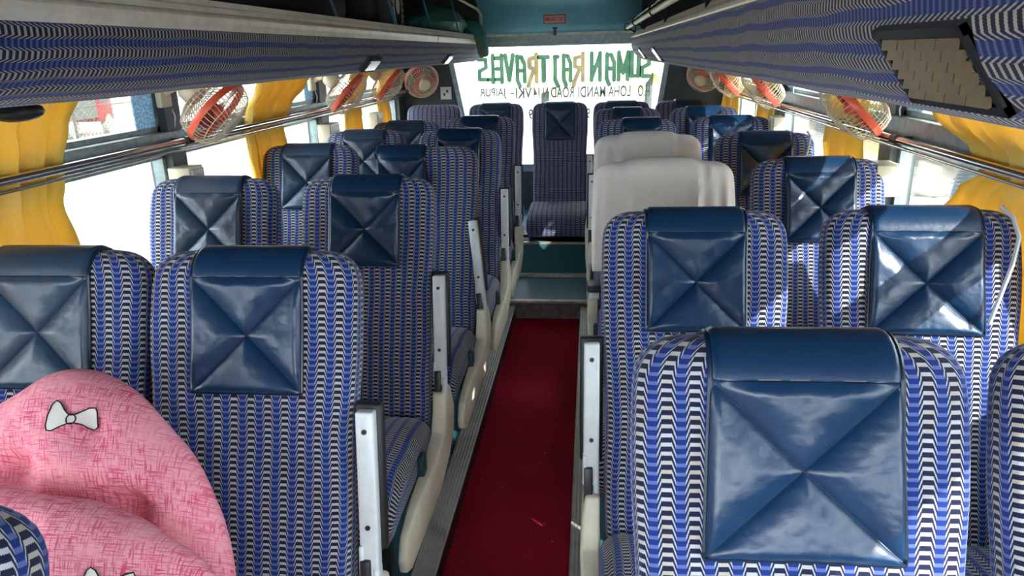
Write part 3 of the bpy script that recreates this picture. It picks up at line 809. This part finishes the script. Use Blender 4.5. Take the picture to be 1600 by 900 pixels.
seat(.255, 1.84, 'second right aisle seat with dark blue crossed headrest, behind the nearest one', -1, 'std')
seat(.790, 1.85, 'second right window seat with sunlit vinyl headrest beside the big yellow curtain', 0, 'wide')
seat(XRA-.005, 2.68, 'third right aisle seat, under the nearer and larger white cloth cover', -1, None, arm='down')
seat(.795, 2.72, 'third right window seat beside the cream socket box', 0, 'std')
seat(XRA, 3.54, 'fourth right aisle seat, under the farther white cloth cover', -1, None, arm='down')
seat(.80, 3.58, 'fourth right window seat with bright sunlit blue headrest and white cord', 0, 'std')
seat(XRA, 4.40, 'fifth right aisle seat with dark headrest just behind the white covered ones', -1, 'right')
seat(.80, 4.45, 'fifth right window seat with almost black headrest under the fans', 0, 'std', 'vinyl')
seat(XRA-.015, 5.22, 'sixth right aisle seat just in front of the rear bench', -1, 'narrow')
seat(.76, 5.22, 'sixth right window seat with its headrest half hidden by the far yellow curtain', 0, 'std')
seat(-.700, 1.45, 'left aisle seat with navy crossed headrest, right of the pink quilt', 1, 'std')
seat(-1.165, 1.45, 'left window seat with navy headrest paled by painted window sheen behind the pink quilt', 0, 'std', 'vinyl_lit')
seat(-.735, 2.40, 'second full left aisle seat, dark navy crossed headrest, upright armrest at its side', 1, 'std')
seat(-1.275, 2.40, 'left window seat in front of the tied curtain, pale lit headrest', 0, 'std', 'vinyl_lit')
seat(-.712, 3.22, 'left aisle seat whose blue headrest cover hangs askew over its left side', 1, 'left', tilt=-.10)
seat(-1.28, 3.32, 'left window seat just behind the big tied left curtain', 0, 'std', 'vinyl_lit')
seat(-.705, 4.02, 'fourth left aisle seat, plain dark blue headrest behind the askew one', 1, 'std', zoff=-.01)
seat(-1.235, 4.05, 'fourth left window seat, pale headrest below the second fan', 0, 'std', 'vinyl_lit', zoff=-.01)
seat(-.712, 4.84, 'last left aisle seat in front of the rear bench', 1, 'std', 'vinyl', zoff=-.01)
seat(-1.19, 4.80, 'last left window seat, small headrest below the third fan', 0, 'std', 'vinyl_lit', zoff=-.03)
ben = [(-1.225, None, 'vinyl_lit', 'leftmost rear bench seat, plain zigzag back with no headrest cover'), (-.735, 'std', 'vinyl_lit', 'second rear bench seat from the left wall'),
       (-.238, 'std', 'vinyl_lit', 'middle rear bench seat facing straight down the aisle'), (.232, 'std', 'vinyl_lit', 'fourth rear bench seat, mostly hidden by the right aisle seats'),
       (.70, 'right', 'vinyl_lit', 'rightmost rear bench seat with shiny creased cover')]
for x, cv, vn, lb in ben:
    seat(x, 5.87, lb, 0, cv, vn, zoff=.005, wsc=.955, bench=True)
bb = box_obj('bench_base', (XL+.05, 5.25, .286), (.97, 5.62, .300), 'dark_metal'); tag(bb, 'dark base box under the rear bench cushions', 'bench base')

# white cloth covers over two backrests
def cloth_cover(x, y, label, seed, lift=0.):
    def wr(ph, k):
        s_ = abs(math.sin(ph)); t = min(1, k/.36)
        dx = math.copysign(.006+.012*t*t, math.sin(ph))*s_
        n_ = noise.noise(Vector((math.sin(ph)*2.3+seed, math.cos(ph)*.8, k*3)))
        m_ = noise.noise(Vector((math.sin(ph)*7+seed, 3.1, k*2.0+seed)))
        xx = math.copysign(abs(math.sin(ph))**(2/4.2), math.sin(ph))*.23
        crease = 0
        for c0, sl, am_ in ((-.115, .05, .009), (.115, -.05, .009), (-.03, .30, .005), (.05, -.28, .005), (-.17, .45, .006), (.17, -.4, .006), (.0, .05, .003)):
            dd = (xx-c0-sl*k); crease += am_*math.exp(-(dd/.009)**2)*min(1, k/.06+.3)
        flap = 1/(1+math.exp((abs(xx)-.118)/.004)); crease += .010*flap
        crease += .008*noise.noise(Vector((xx*30+seed, k*9, seed)))*t
        return dx+.014*n_*t, (.026*n_*t+.022*m_*t+crease)*(1 if math.cos(ph) > 0 else -1)
    ks = [.39, .36, .33, .30, .27, .24, .21, .18, .15, .12, .10, .08, .065, .055, .042, .030, .020, .012, .006, .002, 0]
    N = 96; rings = [ring_pts(k, .015, N, wr) for k in ks]
    rings = [[p+AX*(.013/(1+math.exp((abs(p.x)-.118)/.005)))*max(0, 1-k/.06) for p in r_] for r_, k in zip(rings, ks)]
    rings.append([B0+AX*(SL+.010)+(p-(B0+AX*SL))*.55 for p in rings[-1]])
    mb = MB(); mb.loft(rings, cap=False)
    cap = rings[-1]; mb.add(cap, [list(range(N))])
    # open bottom: fine, cloth shell
    o = mb.build('cloth_seat_cover', 'cloth'); o.location = (x, y, ZP+lift)
    md = o.modifiers.new('t', 'SOLIDIFY'); md.thickness = .0015; md.offset = 1
    return tag(o, label, 'seat cover', 'white cloth covers on right aisle seats')
cloth_cover(XRA-.005, 2.68, 'nearer, larger white cloth cover draped over a right aisle seat back', 2.2)
cloth_cover(XRA, 3.54, 'farther white cloth cover, partly hidden behind the nearer one', 7.7)

# ------------------------------------------------------------------ fans
def fan(x, y, z, axis, label, rimmat='fan_red', R_=.128, wall=XL):
    root = empty('cabin_fan', (x, y, z)); tag(root, label, 'fan', 'small cabin fans above the windows')
    A = Vector(axis).normalized(); U = A.orthogonal().normalized(); V = A.cross(U)
    def P(r, a, h): return U*(r*math.cos(a))+V*(r*math.sin(a))+A*h
    mb = MB(); N = 48
    rg = []
    for i in range(N):
        a = 2*PI*i/N; rg.append([P(R_+.004, a, -.012), P(R_+.007, a, 0), P(R_+.004, a, .012), P(R_-.004, a, .010), P(R_-.004, a, -.010)])
    mb.loft(rg, closed=True); mb.build('rim', rimmat, root)
    NW = 44
    fc = MB()
    for i in range(NW):
        a = 2*PI*i/NW
        fc.tube([P(R_, a, .006), P(R_*.97, a+.02, .030), P(R_*.84, a+.05, .052), P(R_*.62, a+.09, .064), P(R_*.30, a+.14, .070)], .0013, 4, cap=False)
    for rr_, hh in ((R_*.90, .045), (R_*.62, .064)):
        fc.tube([P(rr_, 2*PI*k/36, hh) for k in range(36)], .0014, 4, closed=True)
    cg = fc.build('front_cage', 'fan_cream', root)
    cp = MB(); cp.loft([[P(r_, 2*PI*k/28, h_) for k in range(28)] for r_, h_ in ((.044, .066), (.046, .071), (.040, .076), (.036, .074), (.034, .0775), (.004, .079))]); cp.build('centre_cap', 'fan_cream', cg)
    bc = MB()
    for i in range(NW):
        a = 2*PI*i/NW
        bc.tube([P(R_, a, -.006), P(R_*.98, a, -.030), P(R_*.90, a, -.058), P(R_*.66, a, -.074), P(R_*.34, a, -.080)], .0016, 4, cap=False)
    for rr_, hh in ((R_*.985, -.025), (R_*.93, -.050), (R_*.66, -.074)):
        bc.tube([P(rr_, 2*PI*k/36, hh) for k in range(36)], .0016, 4, closed=True)
    bc.build('rear_cage', 'fan_cream', root)
    for k in range(3):
        bl = MB()
        def fn(u, v, k=k):
            r_ = .022+(R_-.036)*u; sp = .95*(.45+.55*math.sin(PI*min(1, u+.15))); a = 2*PI*k/3+(v-.5)*sp*1.5+.25*u
            return P(r_, a, .004+.030*(v-.5)-.008)
        bl.grid(fn, 8, 8); b_ = bl.build('blade', 'fan_blade', root); md = b_.modifiers.new('t', 'SOLIDIFY'); md.thickness = .002
    hb = MB(); hb.loft([[P(r_, 2*PI*k/20, h_) for k in range(20)] for r_, h_ in ((.024, -.02), (.026, .01), (.020, .024), (.006, .030))]); hb.build('hub', 'fan_red', root)
    mo = MB(); mo.loft([[P(r_, 2*PI*k/24, h_) for k in range(24)] for r_, h_ in ((.012, -.150), (.034, -.146), (.044, -.130), (.046, -.095), (.040, -.078), (.02, -.07))]); mo.build('motor', 'fan_cream', root)
    # bracket to the wall pillar
    m0 = A*-.12; s = -1 if wall < x else 1; wx = wall-x-s*.002
    br = MB(); br.tube([m0+Vector((s*.02, 0, .012)), m0+Vector((s*.05, 0, .01)), Vector((wx-s*.03, m0.y, m0.z-.01)), Vector((wx, m0.y, m0.z-.02))], [.016, .015, .013, .013], 10)
    br.tube([m0+Vector((s*.05, -.025, .01)), m0+Vector((s*.05, .025, .01))], .017, 14)
    br.build('bracket', 'fan_cream', root)
    bp = MB(); bp.box((wx-s*.025, m0.y-.035, m0.z-.065), (wx, m0.y+.035, m0.z+.03)); bp.build('mount_plate', 'fan_cream', root, bevel=.006)
    wi = MB(); q = [Vector((wx-s*.012, m0.y+.03, m0.z-.05)), Vector((wx-s*.02, m0.y+.045, m0.z-.10)), Vector((wx-s*.012, m0.y+.03, m0.z-.17))]
    wi.tube(q, .003, 6); wi.build('cable', 'blue_wire', root)
    return root
la = (.71, .10, -.66); ra = (-.72, .16, -.66)
fan(-1.355, 2.62, 1.400, (.70, .05, -.68), 'nearest left cabin fan beside the first pillar, red rim seen nearly edge on')
fan(-1.35, 4.12, 1.385, la, 'second left cabin fan, between the two tied left curtains')
fan(-1.35, 5.02, 1.395, (.74, .10, -.62), 'third left cabin fan above a thin yellow curtain')
fan(-1.35, 6.02, 1.375, (.45, -.75, -.42), 'farthest left cabin fan with faded pink rim, facing forward', 'fan_pink', .135)
fan(.90, 2.72, 1.372, (-.70, .12, -.70), 'nearest right cabin fan above the cream socket box', wall=XR)
fan(.90, 4.15, 1.372, ra, 'second right cabin fan with dark red blades', wall=XR)
fan(.90, 5.25, 1.365, ra, 'third right cabin fan above the far yellow curtain', wall=XR)
fan(.86, 6.02, 1.370, (-.40, -.72, -.50), 'farthest right cabin fan near the rear window', 'fan_pink', wall=XR)

# ------------------------------------------------------------------ curtains
def curtain(X, levels, pleats, label, amp=.016, seed=0, skew=0.):
    lv = sorted(levels, reverse=True); NV = 40; NU = pleats*8
    z0, z1 = lv[0][0], lv[-1][0]
    def ev(z):
        for i in range(len(lv)-1):
            if lv[i][0] >= z >= lv[i+1][0]:
                t = (lv[i][0]-z)/(lv[i][0]-lv[i+1][0]); t = t*t*(3-2*t)
                return [lv[i][c]+(lv[i+1][c]-lv[i][c])*t for c in (1, 2)]
        return lv[-1][1:3]
    s = 1 if X < 0 else -1
    def fn(u, v):
        z = z0+(z1-z0)*v; a, b = ev(z); wd = (b-a); uu = u+.02*noise.noise(Vector((u*4, v*3, seed)))
        ph = uu*pleats*2*PI+1.2*noise.noise(Vector((u*3+seed, v*2.5, 1)))
        am = amp*(1.0+1.1*abs(noise.noise(Vector((u*6, seed*3.3, v)))))
        sn = math.sin(ph); sh = 1-abs(sn)**.6*1.6 if int(u*pleats*2) % 3 else sn
        x = X+s*(am*(.5*sn+.5*sh)+.006*noise.noise(Vector((u*8, v*8, seed+5))))
        return Vector((x, a+wd*u+am*.5*math.cos(ph*1.0), z))
    mb = MB(); mb.grid(fn, NU, NV)
    o = mb.build('window_curtain', 'curtain'); md = o.modifiers.new('t', 'SOLIDIFY'); md.thickness = .0015
    return tag(o, label, 'curtain', 'yellow window curtains')
curtain(-1.510, [(1.50, 1.0, 2.10), (1.40, 1.1, 2.02), (1.29, 1.2, 1.96), (1.2, 1.2, 1.94), (1.05, 1.15, 1.97), (.78, 1.1, 2.05)], 8, 'wide yellow curtain at the left edge of the photo', seed=1)
curtain(-1.512, [(1.50, 3.34, 4.02), (1.44, 3.30, 3.90), (1.36, 3.20, 3.70), (1.27, 3.15, 3.55), (1.18, 3.15, 3.58), (.95, 3.17, 3.62), (.62, 3.3, 3.75)], 7, 'yellow curtain gathered at the rail behind the nearest left fan', seed=2)
curtain(-1.510, [(1.50, 4.70, 5.12), (1.40, 4.62, 5.0), (1.29, 4.52, 4.84), (1.1, 4.46, 4.88), (.8, 4.45, 4.95)], 5, 'bright yellow curtain hanging below the second left fan', seed=3)
curtain(-1.510, [(1.50, 5.35, 5.8), (1.29, 5.25, 5.52), (1.1, 5.25, 5.60), (.8, 5.25, 5.65)], 4, 'thin yellow curtain below the third left fan', seed=4)
curtain(1.045, [(1.50, 1.66, 2.72), (1.43, 1.66, 2.66), (1.36, 1.66, 2.42), (1.29, 1.68, 2.16), (1.24, 1.70, 2.10), (1.18, 1.68, 2.2), (1.08, 1.66, 2.30), (.78, 1.66, 2.3)], 6, 'large yellow curtain flared over the rail at the right edge', amp=.010, seed=5)
curtain(1.045, [(1.50, 3.0, 3.55), (1.27, 2.98, 3.46), (1.1, 2.96, 3.46), (.78, 2.95, 3.5)], 5, 'yellow curtain hanging below the nearest right fan', seed=6)
curtain(1.045, [(1.50, 4.5, 4.95), (1.27, 4.46, 4.84), (1.1, 4.46, 4.88), (.78, 4.45, 4.9)], 4, 'narrow mustard curtain between the right fans', seed=7)
curtain(1.00, [(1.50, 5.3, 5.9), (1.27, 5.3, 5.9), (1.1, 5.25, 5.95), (.78, 5.2, 6.0)], 6, 'bright amber curtain near the rear right corner', seed=8)

# ------------------------------------------------------------------ switch and socket boxes
def sbox(x0, x1, y0, y1, z0, z1, label, face='socket', fx=1):
    r_ = empty('switch_box', ((x0+x1)/2, (y0+y1)/2, z0)); tag(r_, label, 'switch box')
    hx, hy = abs(x1-x0)/2, abs(y1-y0)/2; h = z1-z0
    box_obj('housing', (-hx, -hy, 0), (hx, hy, h), 'fan_cream', r_, .005, True)
    sx = fx*hx
    p_ = box_obj('face_plate', (sx-.001*fx, -hy*.8, h*.12), (sx+.008*fx, hy*.8, h*.88), 'socket_paper' if face != 'socket' else 'dark_metal', r_, .002, True)
    if face == 'socket':
        mb = MB()
        for (a, b) in ((-.3, .34), (.3, .34), (-.3, .64), (.3, .64)): mb.box((sx+.007*fx, a*hy-.008, b*h-.010), (sx+.011*fx, a*hy+.008, b*h+.010))
        mb.build('socket', 'socket_paper', p_, smooth=False)
    else:
        box_obj('rocker', (sx+.007*fx, -hy*.35, h*.35), (sx+.012*fx, hy*.35, h*.65), 'fan_cream', p_, .002, True)
sbox(.985, 1.075, 2.66, 2.80, 1.065, 1.175, 'cream socket box with black face on the right pillar', 'socket', -1)
sbox(-1.545, -1.46, 2.56, 2.66, 1.13, 1.205, 'small cream box on the near left pillar', 'rocker', 1)
sbox(-1.545, -1.47, 4.12, 4.28, 1.11, 1.215, 'cream switch box on the second left pillar', 'rocker', 1)
sbox(-1.545, -1.48, 5.13, 5.25, 1.08, 1.20, 'pale switch box beside the thin left curtain', 'rocker', 1)
sbox(1.01, 1.075, 4.30, 4.42, 1.10, 1.20, 'white box on the second right pillar', 'rocker', -1)
r_ = empty('wall_switch', (-1.19, 6.19, 1.27)); tag(r_, 'small white wall switch on the rear left corner panel', 'switch')
box_obj('plate', (-.045, -.012, -.05), (.045, 0, .05), 'socket_paper', r_, .003, True)
mb = MB(); mb.box((-.02, -.016, -.02), (-.005, -.012, .0)); mb.box((.005, -.016, .005), (.02, -.012, .025)); mb.build('rocker', 'dark_metal', r_, smooth=False)

# ------------------------------------------------------------------ things in the left rack
bag = empty('black_bag', (-1.15, 3.75, 1.625)); tag(bag, 'black bag in the left luggage rack with an oval white emblem', 'bag')
mb = MB()
def bagfn(p): return 1
mb.box((-.24, -.32, 0), (.20, .20, .34)); mb.build('bag_body', 'bag_black', bag, bevel=.04)
em = MB(); cx = .202; cy = .03; cz = .17
em.prism([(cy+.080*math.cos(a), cz+.10*math.sin(a)) for a in [2*PI*k/28 for k in range(28)]], 'x', cx, cx+.003); e1 = em.build('emblem', 'print_white', bag, smooth=False)
em = MB(); em.prism([(cy+.066*math.cos(a), cz+.086*math.sin(a)+.004) for a in [2*PI*k/28 for k in range(28)]], 'x', cx+.003, cx+.005)
em.build('emblem_ring', 'print_black', e1, smooth=False)
em = MB(); em.prism([(cy+.034*math.cos(a)-.012, cz+.020+.046*math.sin(a)) for a in [2*PI*k/20 for k in range(20)]], 'x', cx+.005, cx+.0065)
for k in range(26):
    a = 2*PI*k/26; em.tube([(cx+.001, cy+.105*math.cos(a), cz+.122*math.sin(a)), (cx+.0035, cy+.105*math.cos(a), cz+.122*math.sin(a))], .0045, 8)
em.build('emblem_dots', 'print_white', e1, smooth=False)
bx2 = MB(); bx2.ball((0, 0, .13), (.24, .42, .15), 24, 14, fn=lambda p: 1+.08*noise.noise(p*3)); o = bx2.build('dark_bundle', 'bag_black'); o.location = (-1.15, 2.75, 1.62)
tag(o, 'dark bundle in the left rack in front of the emblem bag', 'bundle')
gb = empty('green_bag', (-1.0, 5.2, 1.66)); tag(gb, 'green cloth bag spilling over the far end of the left rack', 'bag')
def lump(p): return 1+.16*noise.noise(p*2.3+Vector((3, 1, 2)))+.05*noise.noise(p*7)
mb = MB(); mb.ball((-.05, -.05, .09), (.20, .55, .13), 36, 20, fn=lump); mb.build('bag_body', 'green_cloth', gb)
path = [Vector((.08, .42, .10)), Vector((.14, .40, .10)), Vector((.19, .36, .06)), Vector((.215, .33, .01)), Vector((.225, .31, -.05)), Vector((.230, .30, -.095)), Vector((.225, .30, -.115))]
mb = MB(); n0 = len(path); rings = []
rads = [.07, .085, .072, .055, .060, .050, .018]
mb.tube(path, rads, 16, flat=.7)
mb.v = [tuple(Vector(v)+Vector((noise.noise(Vector(v)*24), noise.noise(Vector(v)*24+Vector((5, 0, 0))), noise.noise(Vector(v)*24+Vector((0, 7, 0)))))*.022) for v in mb.v]
fl = mb.build('hanging_flap', 'green_cloth', gb, sub=1)
mb = MB(); mb.tube([p+Vector((.0, -.052, -.012)) for p in path[:6]], [.010, .013, .010, .012, .014, .008], 8)
mb.v = [tuple(Vector(v)+Vector((noise.noise(Vector(v)*50), noise.noise(Vector(v)*50+Vector((5, 0, 0))), noise.noise(Vector(v)*50)))*.010) for v in mb.v]
mb.build('hem', 'tan_cloth', fl)

# ------------------------------------------------------------------ pink quilt on the left seats
class Lobe:
    def __init__(s, Y0, outline, T, seed, tiltY=0., cx=None):
        s.Y0, s.T, s.seed, s.tilt = Y0, T, seed, tiltY
        n = len(outline); c = (sum(p[0] for p in outline)/n, sum(p[1] for p in outline)/n); s.c = c
        # resample outline by angle with smoothing
        N = 72; s.N = N; s.R = []
        for i in range(N):
            a = 2*PI*i/N; d = (math.cos(a), math.sin(a)); best = .01
            for k in range(n):
                p, q = outline[k], outline[(k+1) % n]
                ex, ey = q[0]-p[0], q[1]-p[1]; den = d[0]*ey-d[1]*ex
                if abs(den) < 1e-9: continue
                t = ((p[0]-c[0])*ey-(p[1]-c[1])*ex)/den; w_ = ((p[0]-c[0])*d[1]-(p[1]-c[1])*d[0])/den
                if t > 0 and -1e-6 <= w_ <= 1+1e-6: best = max(best, t)
            s.R.append(best)
        for _ in range(2): s.R = [(s.R[i-1]+2*s.R[i]+s.R[(i+1) % N])/4 for i in range(N)]
    def rad(s, a):
        f = (a/(2*PI)*s.N) % s.N; i = int(f) % s.N; t = f-int(f); return s.R[i]*(1-t)+s.R[(i+1) % s.N]*t
    def pt(s, x, z, side=-1, off=0.):
        dx, dz = x-s.c[0], z-s.c[1]; a = math.atan2(dz, dx); r = math.hypot(dx, dz)/s.rad(a)
        r = min(r, 1); h = s.T*(1-r**3.2)**.5 if r < 1 else 0
        # quilting dimples on a diagonal lattice
        P_ = .17; q1 = (x+z*.6+s.seed)/P_; q2 = (z-x*.5+s.seed)/P_
        dd = math.hypot(q1-round(q1), q2-round(q2))
        h -= .042*math.exp(-(dd/.22)**2)*min(1, (1-r)*4)
        h += .012*noise.noise(Vector((x*9, z*9, s.seed)))*min(1, (1-r)*4)+.004*noise.noise(Vector((x*30, z*30, s.seed)))*min(1, (1-r)*6)
        return Vector((x, s.Y0+side*(h+off)+s.tilt*(z-.8), z))
    def mesh(s):
        mb = MB(); NR = 44; NA = 144
        for side in (-1, 1):
            def fn(u, v, side=side):
                a = 2*PI*u; r = s.rad(a)*math.sin(v*PI/2)
                return s.pt(s.c[0]+r*math.cos(a), s.c[1]+r*math.sin(a), side)
            def uvf(u, v, fn=fn):
                p = fn(u, v); return (p.x*.95+p.z*.1, p.z*.72+p.y*.7)
            mb.grid(fn, NA, NR, uvf)
        return mb
q0 = empty('pink_quilt', (-.95, 1.0, .50)); tag(q0, 'pink quilted padded mat folded on the left seats, printed with white bows', 'quilt')
LBk = Lobe(1.095, [(-1.40, .53), (-1.38, .80), (-1.20, .92), (-1.05, 1.00), (-.985, 1.040), (-.91, 1.045), (-.83, 1.005), (-.77, .94), (-.71, .87), (-.665, .76), (-.645, .66), (-.66, .53), (-.80, .50), (-1.2, .50)], .085, .3, .22)
LFr = Lobe(.95, [(-1.40, .48), (-1.36, .80), (-1.15, .895), (-.95, .905), (-.80, .885), (-.70, .84), (-.62, .78), (-.585, .70), (-.575, .60), (-.60, .50), (-.80, .44), (-1.2, .43)], .085, 1.9, .12)
for L_, nm in ((LBk, 'rear_fold'), (LFr, 'front_fold')):
    o = L_.mesh().build(nm, 'pink', q0); o.location = -Vector(q0.location)
    me = o.data; bm = bmesh.new(); bm.from_mesh(me); bmesh.ops.remove_doubles(bm, verts=bm.verts, dist=.0004); bmesh.ops.recalc_face_normals(bm, faces=bm.faces); bm.to_mesh(me); bm.free(); me.shade_smooth()
    L_.o = o
def bow(L_, cx, cz, sc, rot):
    half = [(0, .18), (.12, .20), (.35, .34), (.62, .52), (.86, .55), (.98, .40), (1, 0), (.96, -.42), (.84, -.56), (.60, -.50), (.35, -.32), (.12, -.20), (0, -.18)]
    poly = half+[(-a, b) for a, b in half[::-1][1:-1]]
    knot = [(.16*math.cos(a), .22*math.sin(a)) for a in [2*PI*k/14 for k in range(14)]]
    ca, sa = math.cos(rot), math.sin(rot)
    def T_(p, k, g=1.): x, z = p[0]*sc*g, p[1]*sc*g; return L_.pt(cx+x*ca-z*sa, cz+x*sa+z*ca, -1, k)
    def fill(poly, k, g, nm, mat, par, shrink=0):
        mb = MB(); c = (0, 0); n = len(poly); NR = 8
        v = [T_(c, k)]
        for r_ in range(1, NR+1):
            for p in poly: v.append(T_((p[0]*r_/NR, p[1]*r_/NR), k, g))
        f = [[0, 1+i, 1+(i+1) % n] for i in range(n)]
        for r_ in range(NR-1):
            for i in range(n): f.append([1+r_*n+i, 1+r_*n+(i+1) % n, 1+(r_+1)*n+(i+1) % n, 1+(r_+1)*n+i])
        mb.add(v, f); o = mb.build(nm, mat, par)
        return o
    o = fill(poly, .0040, 1.0, 'printed_bow', 'print_white', L_.o)
    mb = MB(); mb.tube([T_(p, .0046) for p in poly], .0012, 5, closed=True); mb.tube([T_(p, .0048) for p in knot], .0012, 5, closed=True); mb.v = mb.v
    l_ = mb.build('bow_outline', 'print_black', L_.o)
bow(LBk, -.905, .985, .040, -.22)
bow(LFr, -.750, .800, .036, -.30)

# ------------------------------------------------------------------ small cords
mb = MB(); pth = [(.955, 1.80, 1.207), (.965, 1.765, 1.19), (.970, 1.735, 1.15), (.955, 1.715, 1.09), (.935, 1.70, 1.03), (.91, 1.68, .96)]
mb.tube(pth, .005, 6); o = mb.build('white_cord', 'blue_wire'); tag(o, 'white cord hanging over the second right window seat', 'cord')
mb = MB(); mb.tube([(.985, 3.54, 1.20), (.985, 3.49, 1.185), (.975, 3.47, 1.13), (.955, 3.45, 1.06)], .005, 6); o = mb.build('white_cord', 'blue_wire'); tag(o, 'white cord on the fourth right window seat back', 'cord')

# ------------------------------------------------------------------ outside
GZ = -1.0
mb = MB(); mb.box((-60, -40, GZ-.2), (60, 80, GZ)); struct(mb.build('ground', 'ground', smooth=False), 'pale sunlit ground outside the bus')
wb = empty('boundary_wall', (7, 5, GZ)); tag(wb, 'pale rubble stone wall outside the right windows', 'wall')
mb = MB()
def wfn(u, v):
    y = -8+28*u; z = 1.75*v; n_ = noise.noise(Vector((y*2.3, z*3, 1))); return (-.0+.12*n_, y, z)
mb.grid(wfn, 200, 16); mb.box((.15, -8, 0), (.6, 20, 1.72)); mb.build('stone_face', 'stone', wb)
box_obj('coping', (-.12, -8, 1.72), (.65, 20, 1.82), 'stone', wb)
tt = empty('bare_tree', (4.3, 9.0, GZ)); tag(tt, 'grey bare tree trunk outside the right window', 'tree')
mb = MB(); mb.tube([(0, 0, 0), (.08, 0, .9), (.25, .1, 1.8), (.5, .1, 2.8), (.9, .2, 4)], [.22, .17, .15, .11, .05], 12); mb.tube([(.2, .05, 1.6), (-.2, .2, 2.5), (-.7, .3, 3.4)], [.12, .09, .04], 10)
mb.build('trunk', 'bark', tt)
# chain link fence on the left
fe = empty('chain_link_fence', (-13, 18, GZ)); tag(fe, 'chain link fence outside the left windows', 'fence')
mb = MB()
for k in range(-60, 60):
    y = k*.16
    for sgn in (1, -1):
        mb.tube([(0, y, .05), (0, y+sgn*1.35, 1.45)], .007, 3, cap=False)
mb.build('wire_mesh', 'wire', fe)
for k in range(5):
    mb = MB(); mb.tube([(0, -9+k*4.4, 0), (0, -9+k*4.4, 1.6)], .035, 8); mb.build('post', 'wire', fe)
mb = MB(); mb.tube([(0, -10, 1.5), (0, 11, 1.5)], .02, 6); mb.build('top_rail', 'wire', fe)
tr = empty('red_truck', (-19, 26.6, GZ), PI); tr.scale = (.8, .5, .8); tag(tr, 'red truck parked beyond the fence outside the left window', 'truck')
mb = MB(); mb.prism([(-1.2, .6), (-1.2, 1.5), (-.9, 2.3), (.6, 2.35), (.6, .6)], 'x', -1.0, 1.0); cb = mb.build('cab', 'truck_red', tr, bevel=.05)
box_obj('cab_window', (-1.02, -.85, 1.45), (-1.0, .3, 2.1), 'frame_dark', cb); box_obj('cargo_box', (-1.05, .75, .8), (1.05, 4.8, 1.9), 'cargo', tr, .03)
for (wx, wy) in ((.9, -.5), (-.9, -.5), (.9, 3.6), (-.9, 3.6)):
    mb = MB(); mb.tube([(wx-.14, wy, .45), (wx+.14, wy, .45)], .45, 22); mb.tube([(wx-.16, wy, .45), (wx+.16, wy, .45)], .2, 14); mb.build('wheel', 'tyre', tr)
def bush(x, y, r, h, label):
    o_ = MB(); rnd = random.Random(int(x*7+y))
    for k in range(14):
        p = (rnd.uniform(-r, r)*.7, rnd.uniform(-r, r)*.7, h*rnd.uniform(.45, 1)); q = rnd.uniform(.35, .6)*r
        o_.ball(p, q, 12, 8, fn=lambda p_: 1+.35*noise.noise(p_*4))
    rt = empty('leafy_tree', (x, y, GZ)); tag(rt, label, 'tree'); o_.build('foliage', 'leaf', rt)
    t_ = MB(); t_.tube([(0, 0, 0), (.1, 0, h*.7)], [.16, .1], 8); t_.build('trunk', 'bark', rt)
bush(-1.6, 26, 1.6, 3.6, 'yellow green tree seen through the rear window, left one')
bush(2.2, 30, 1.7, 3.9, 'yellow green tree seen through the rear window, right one')
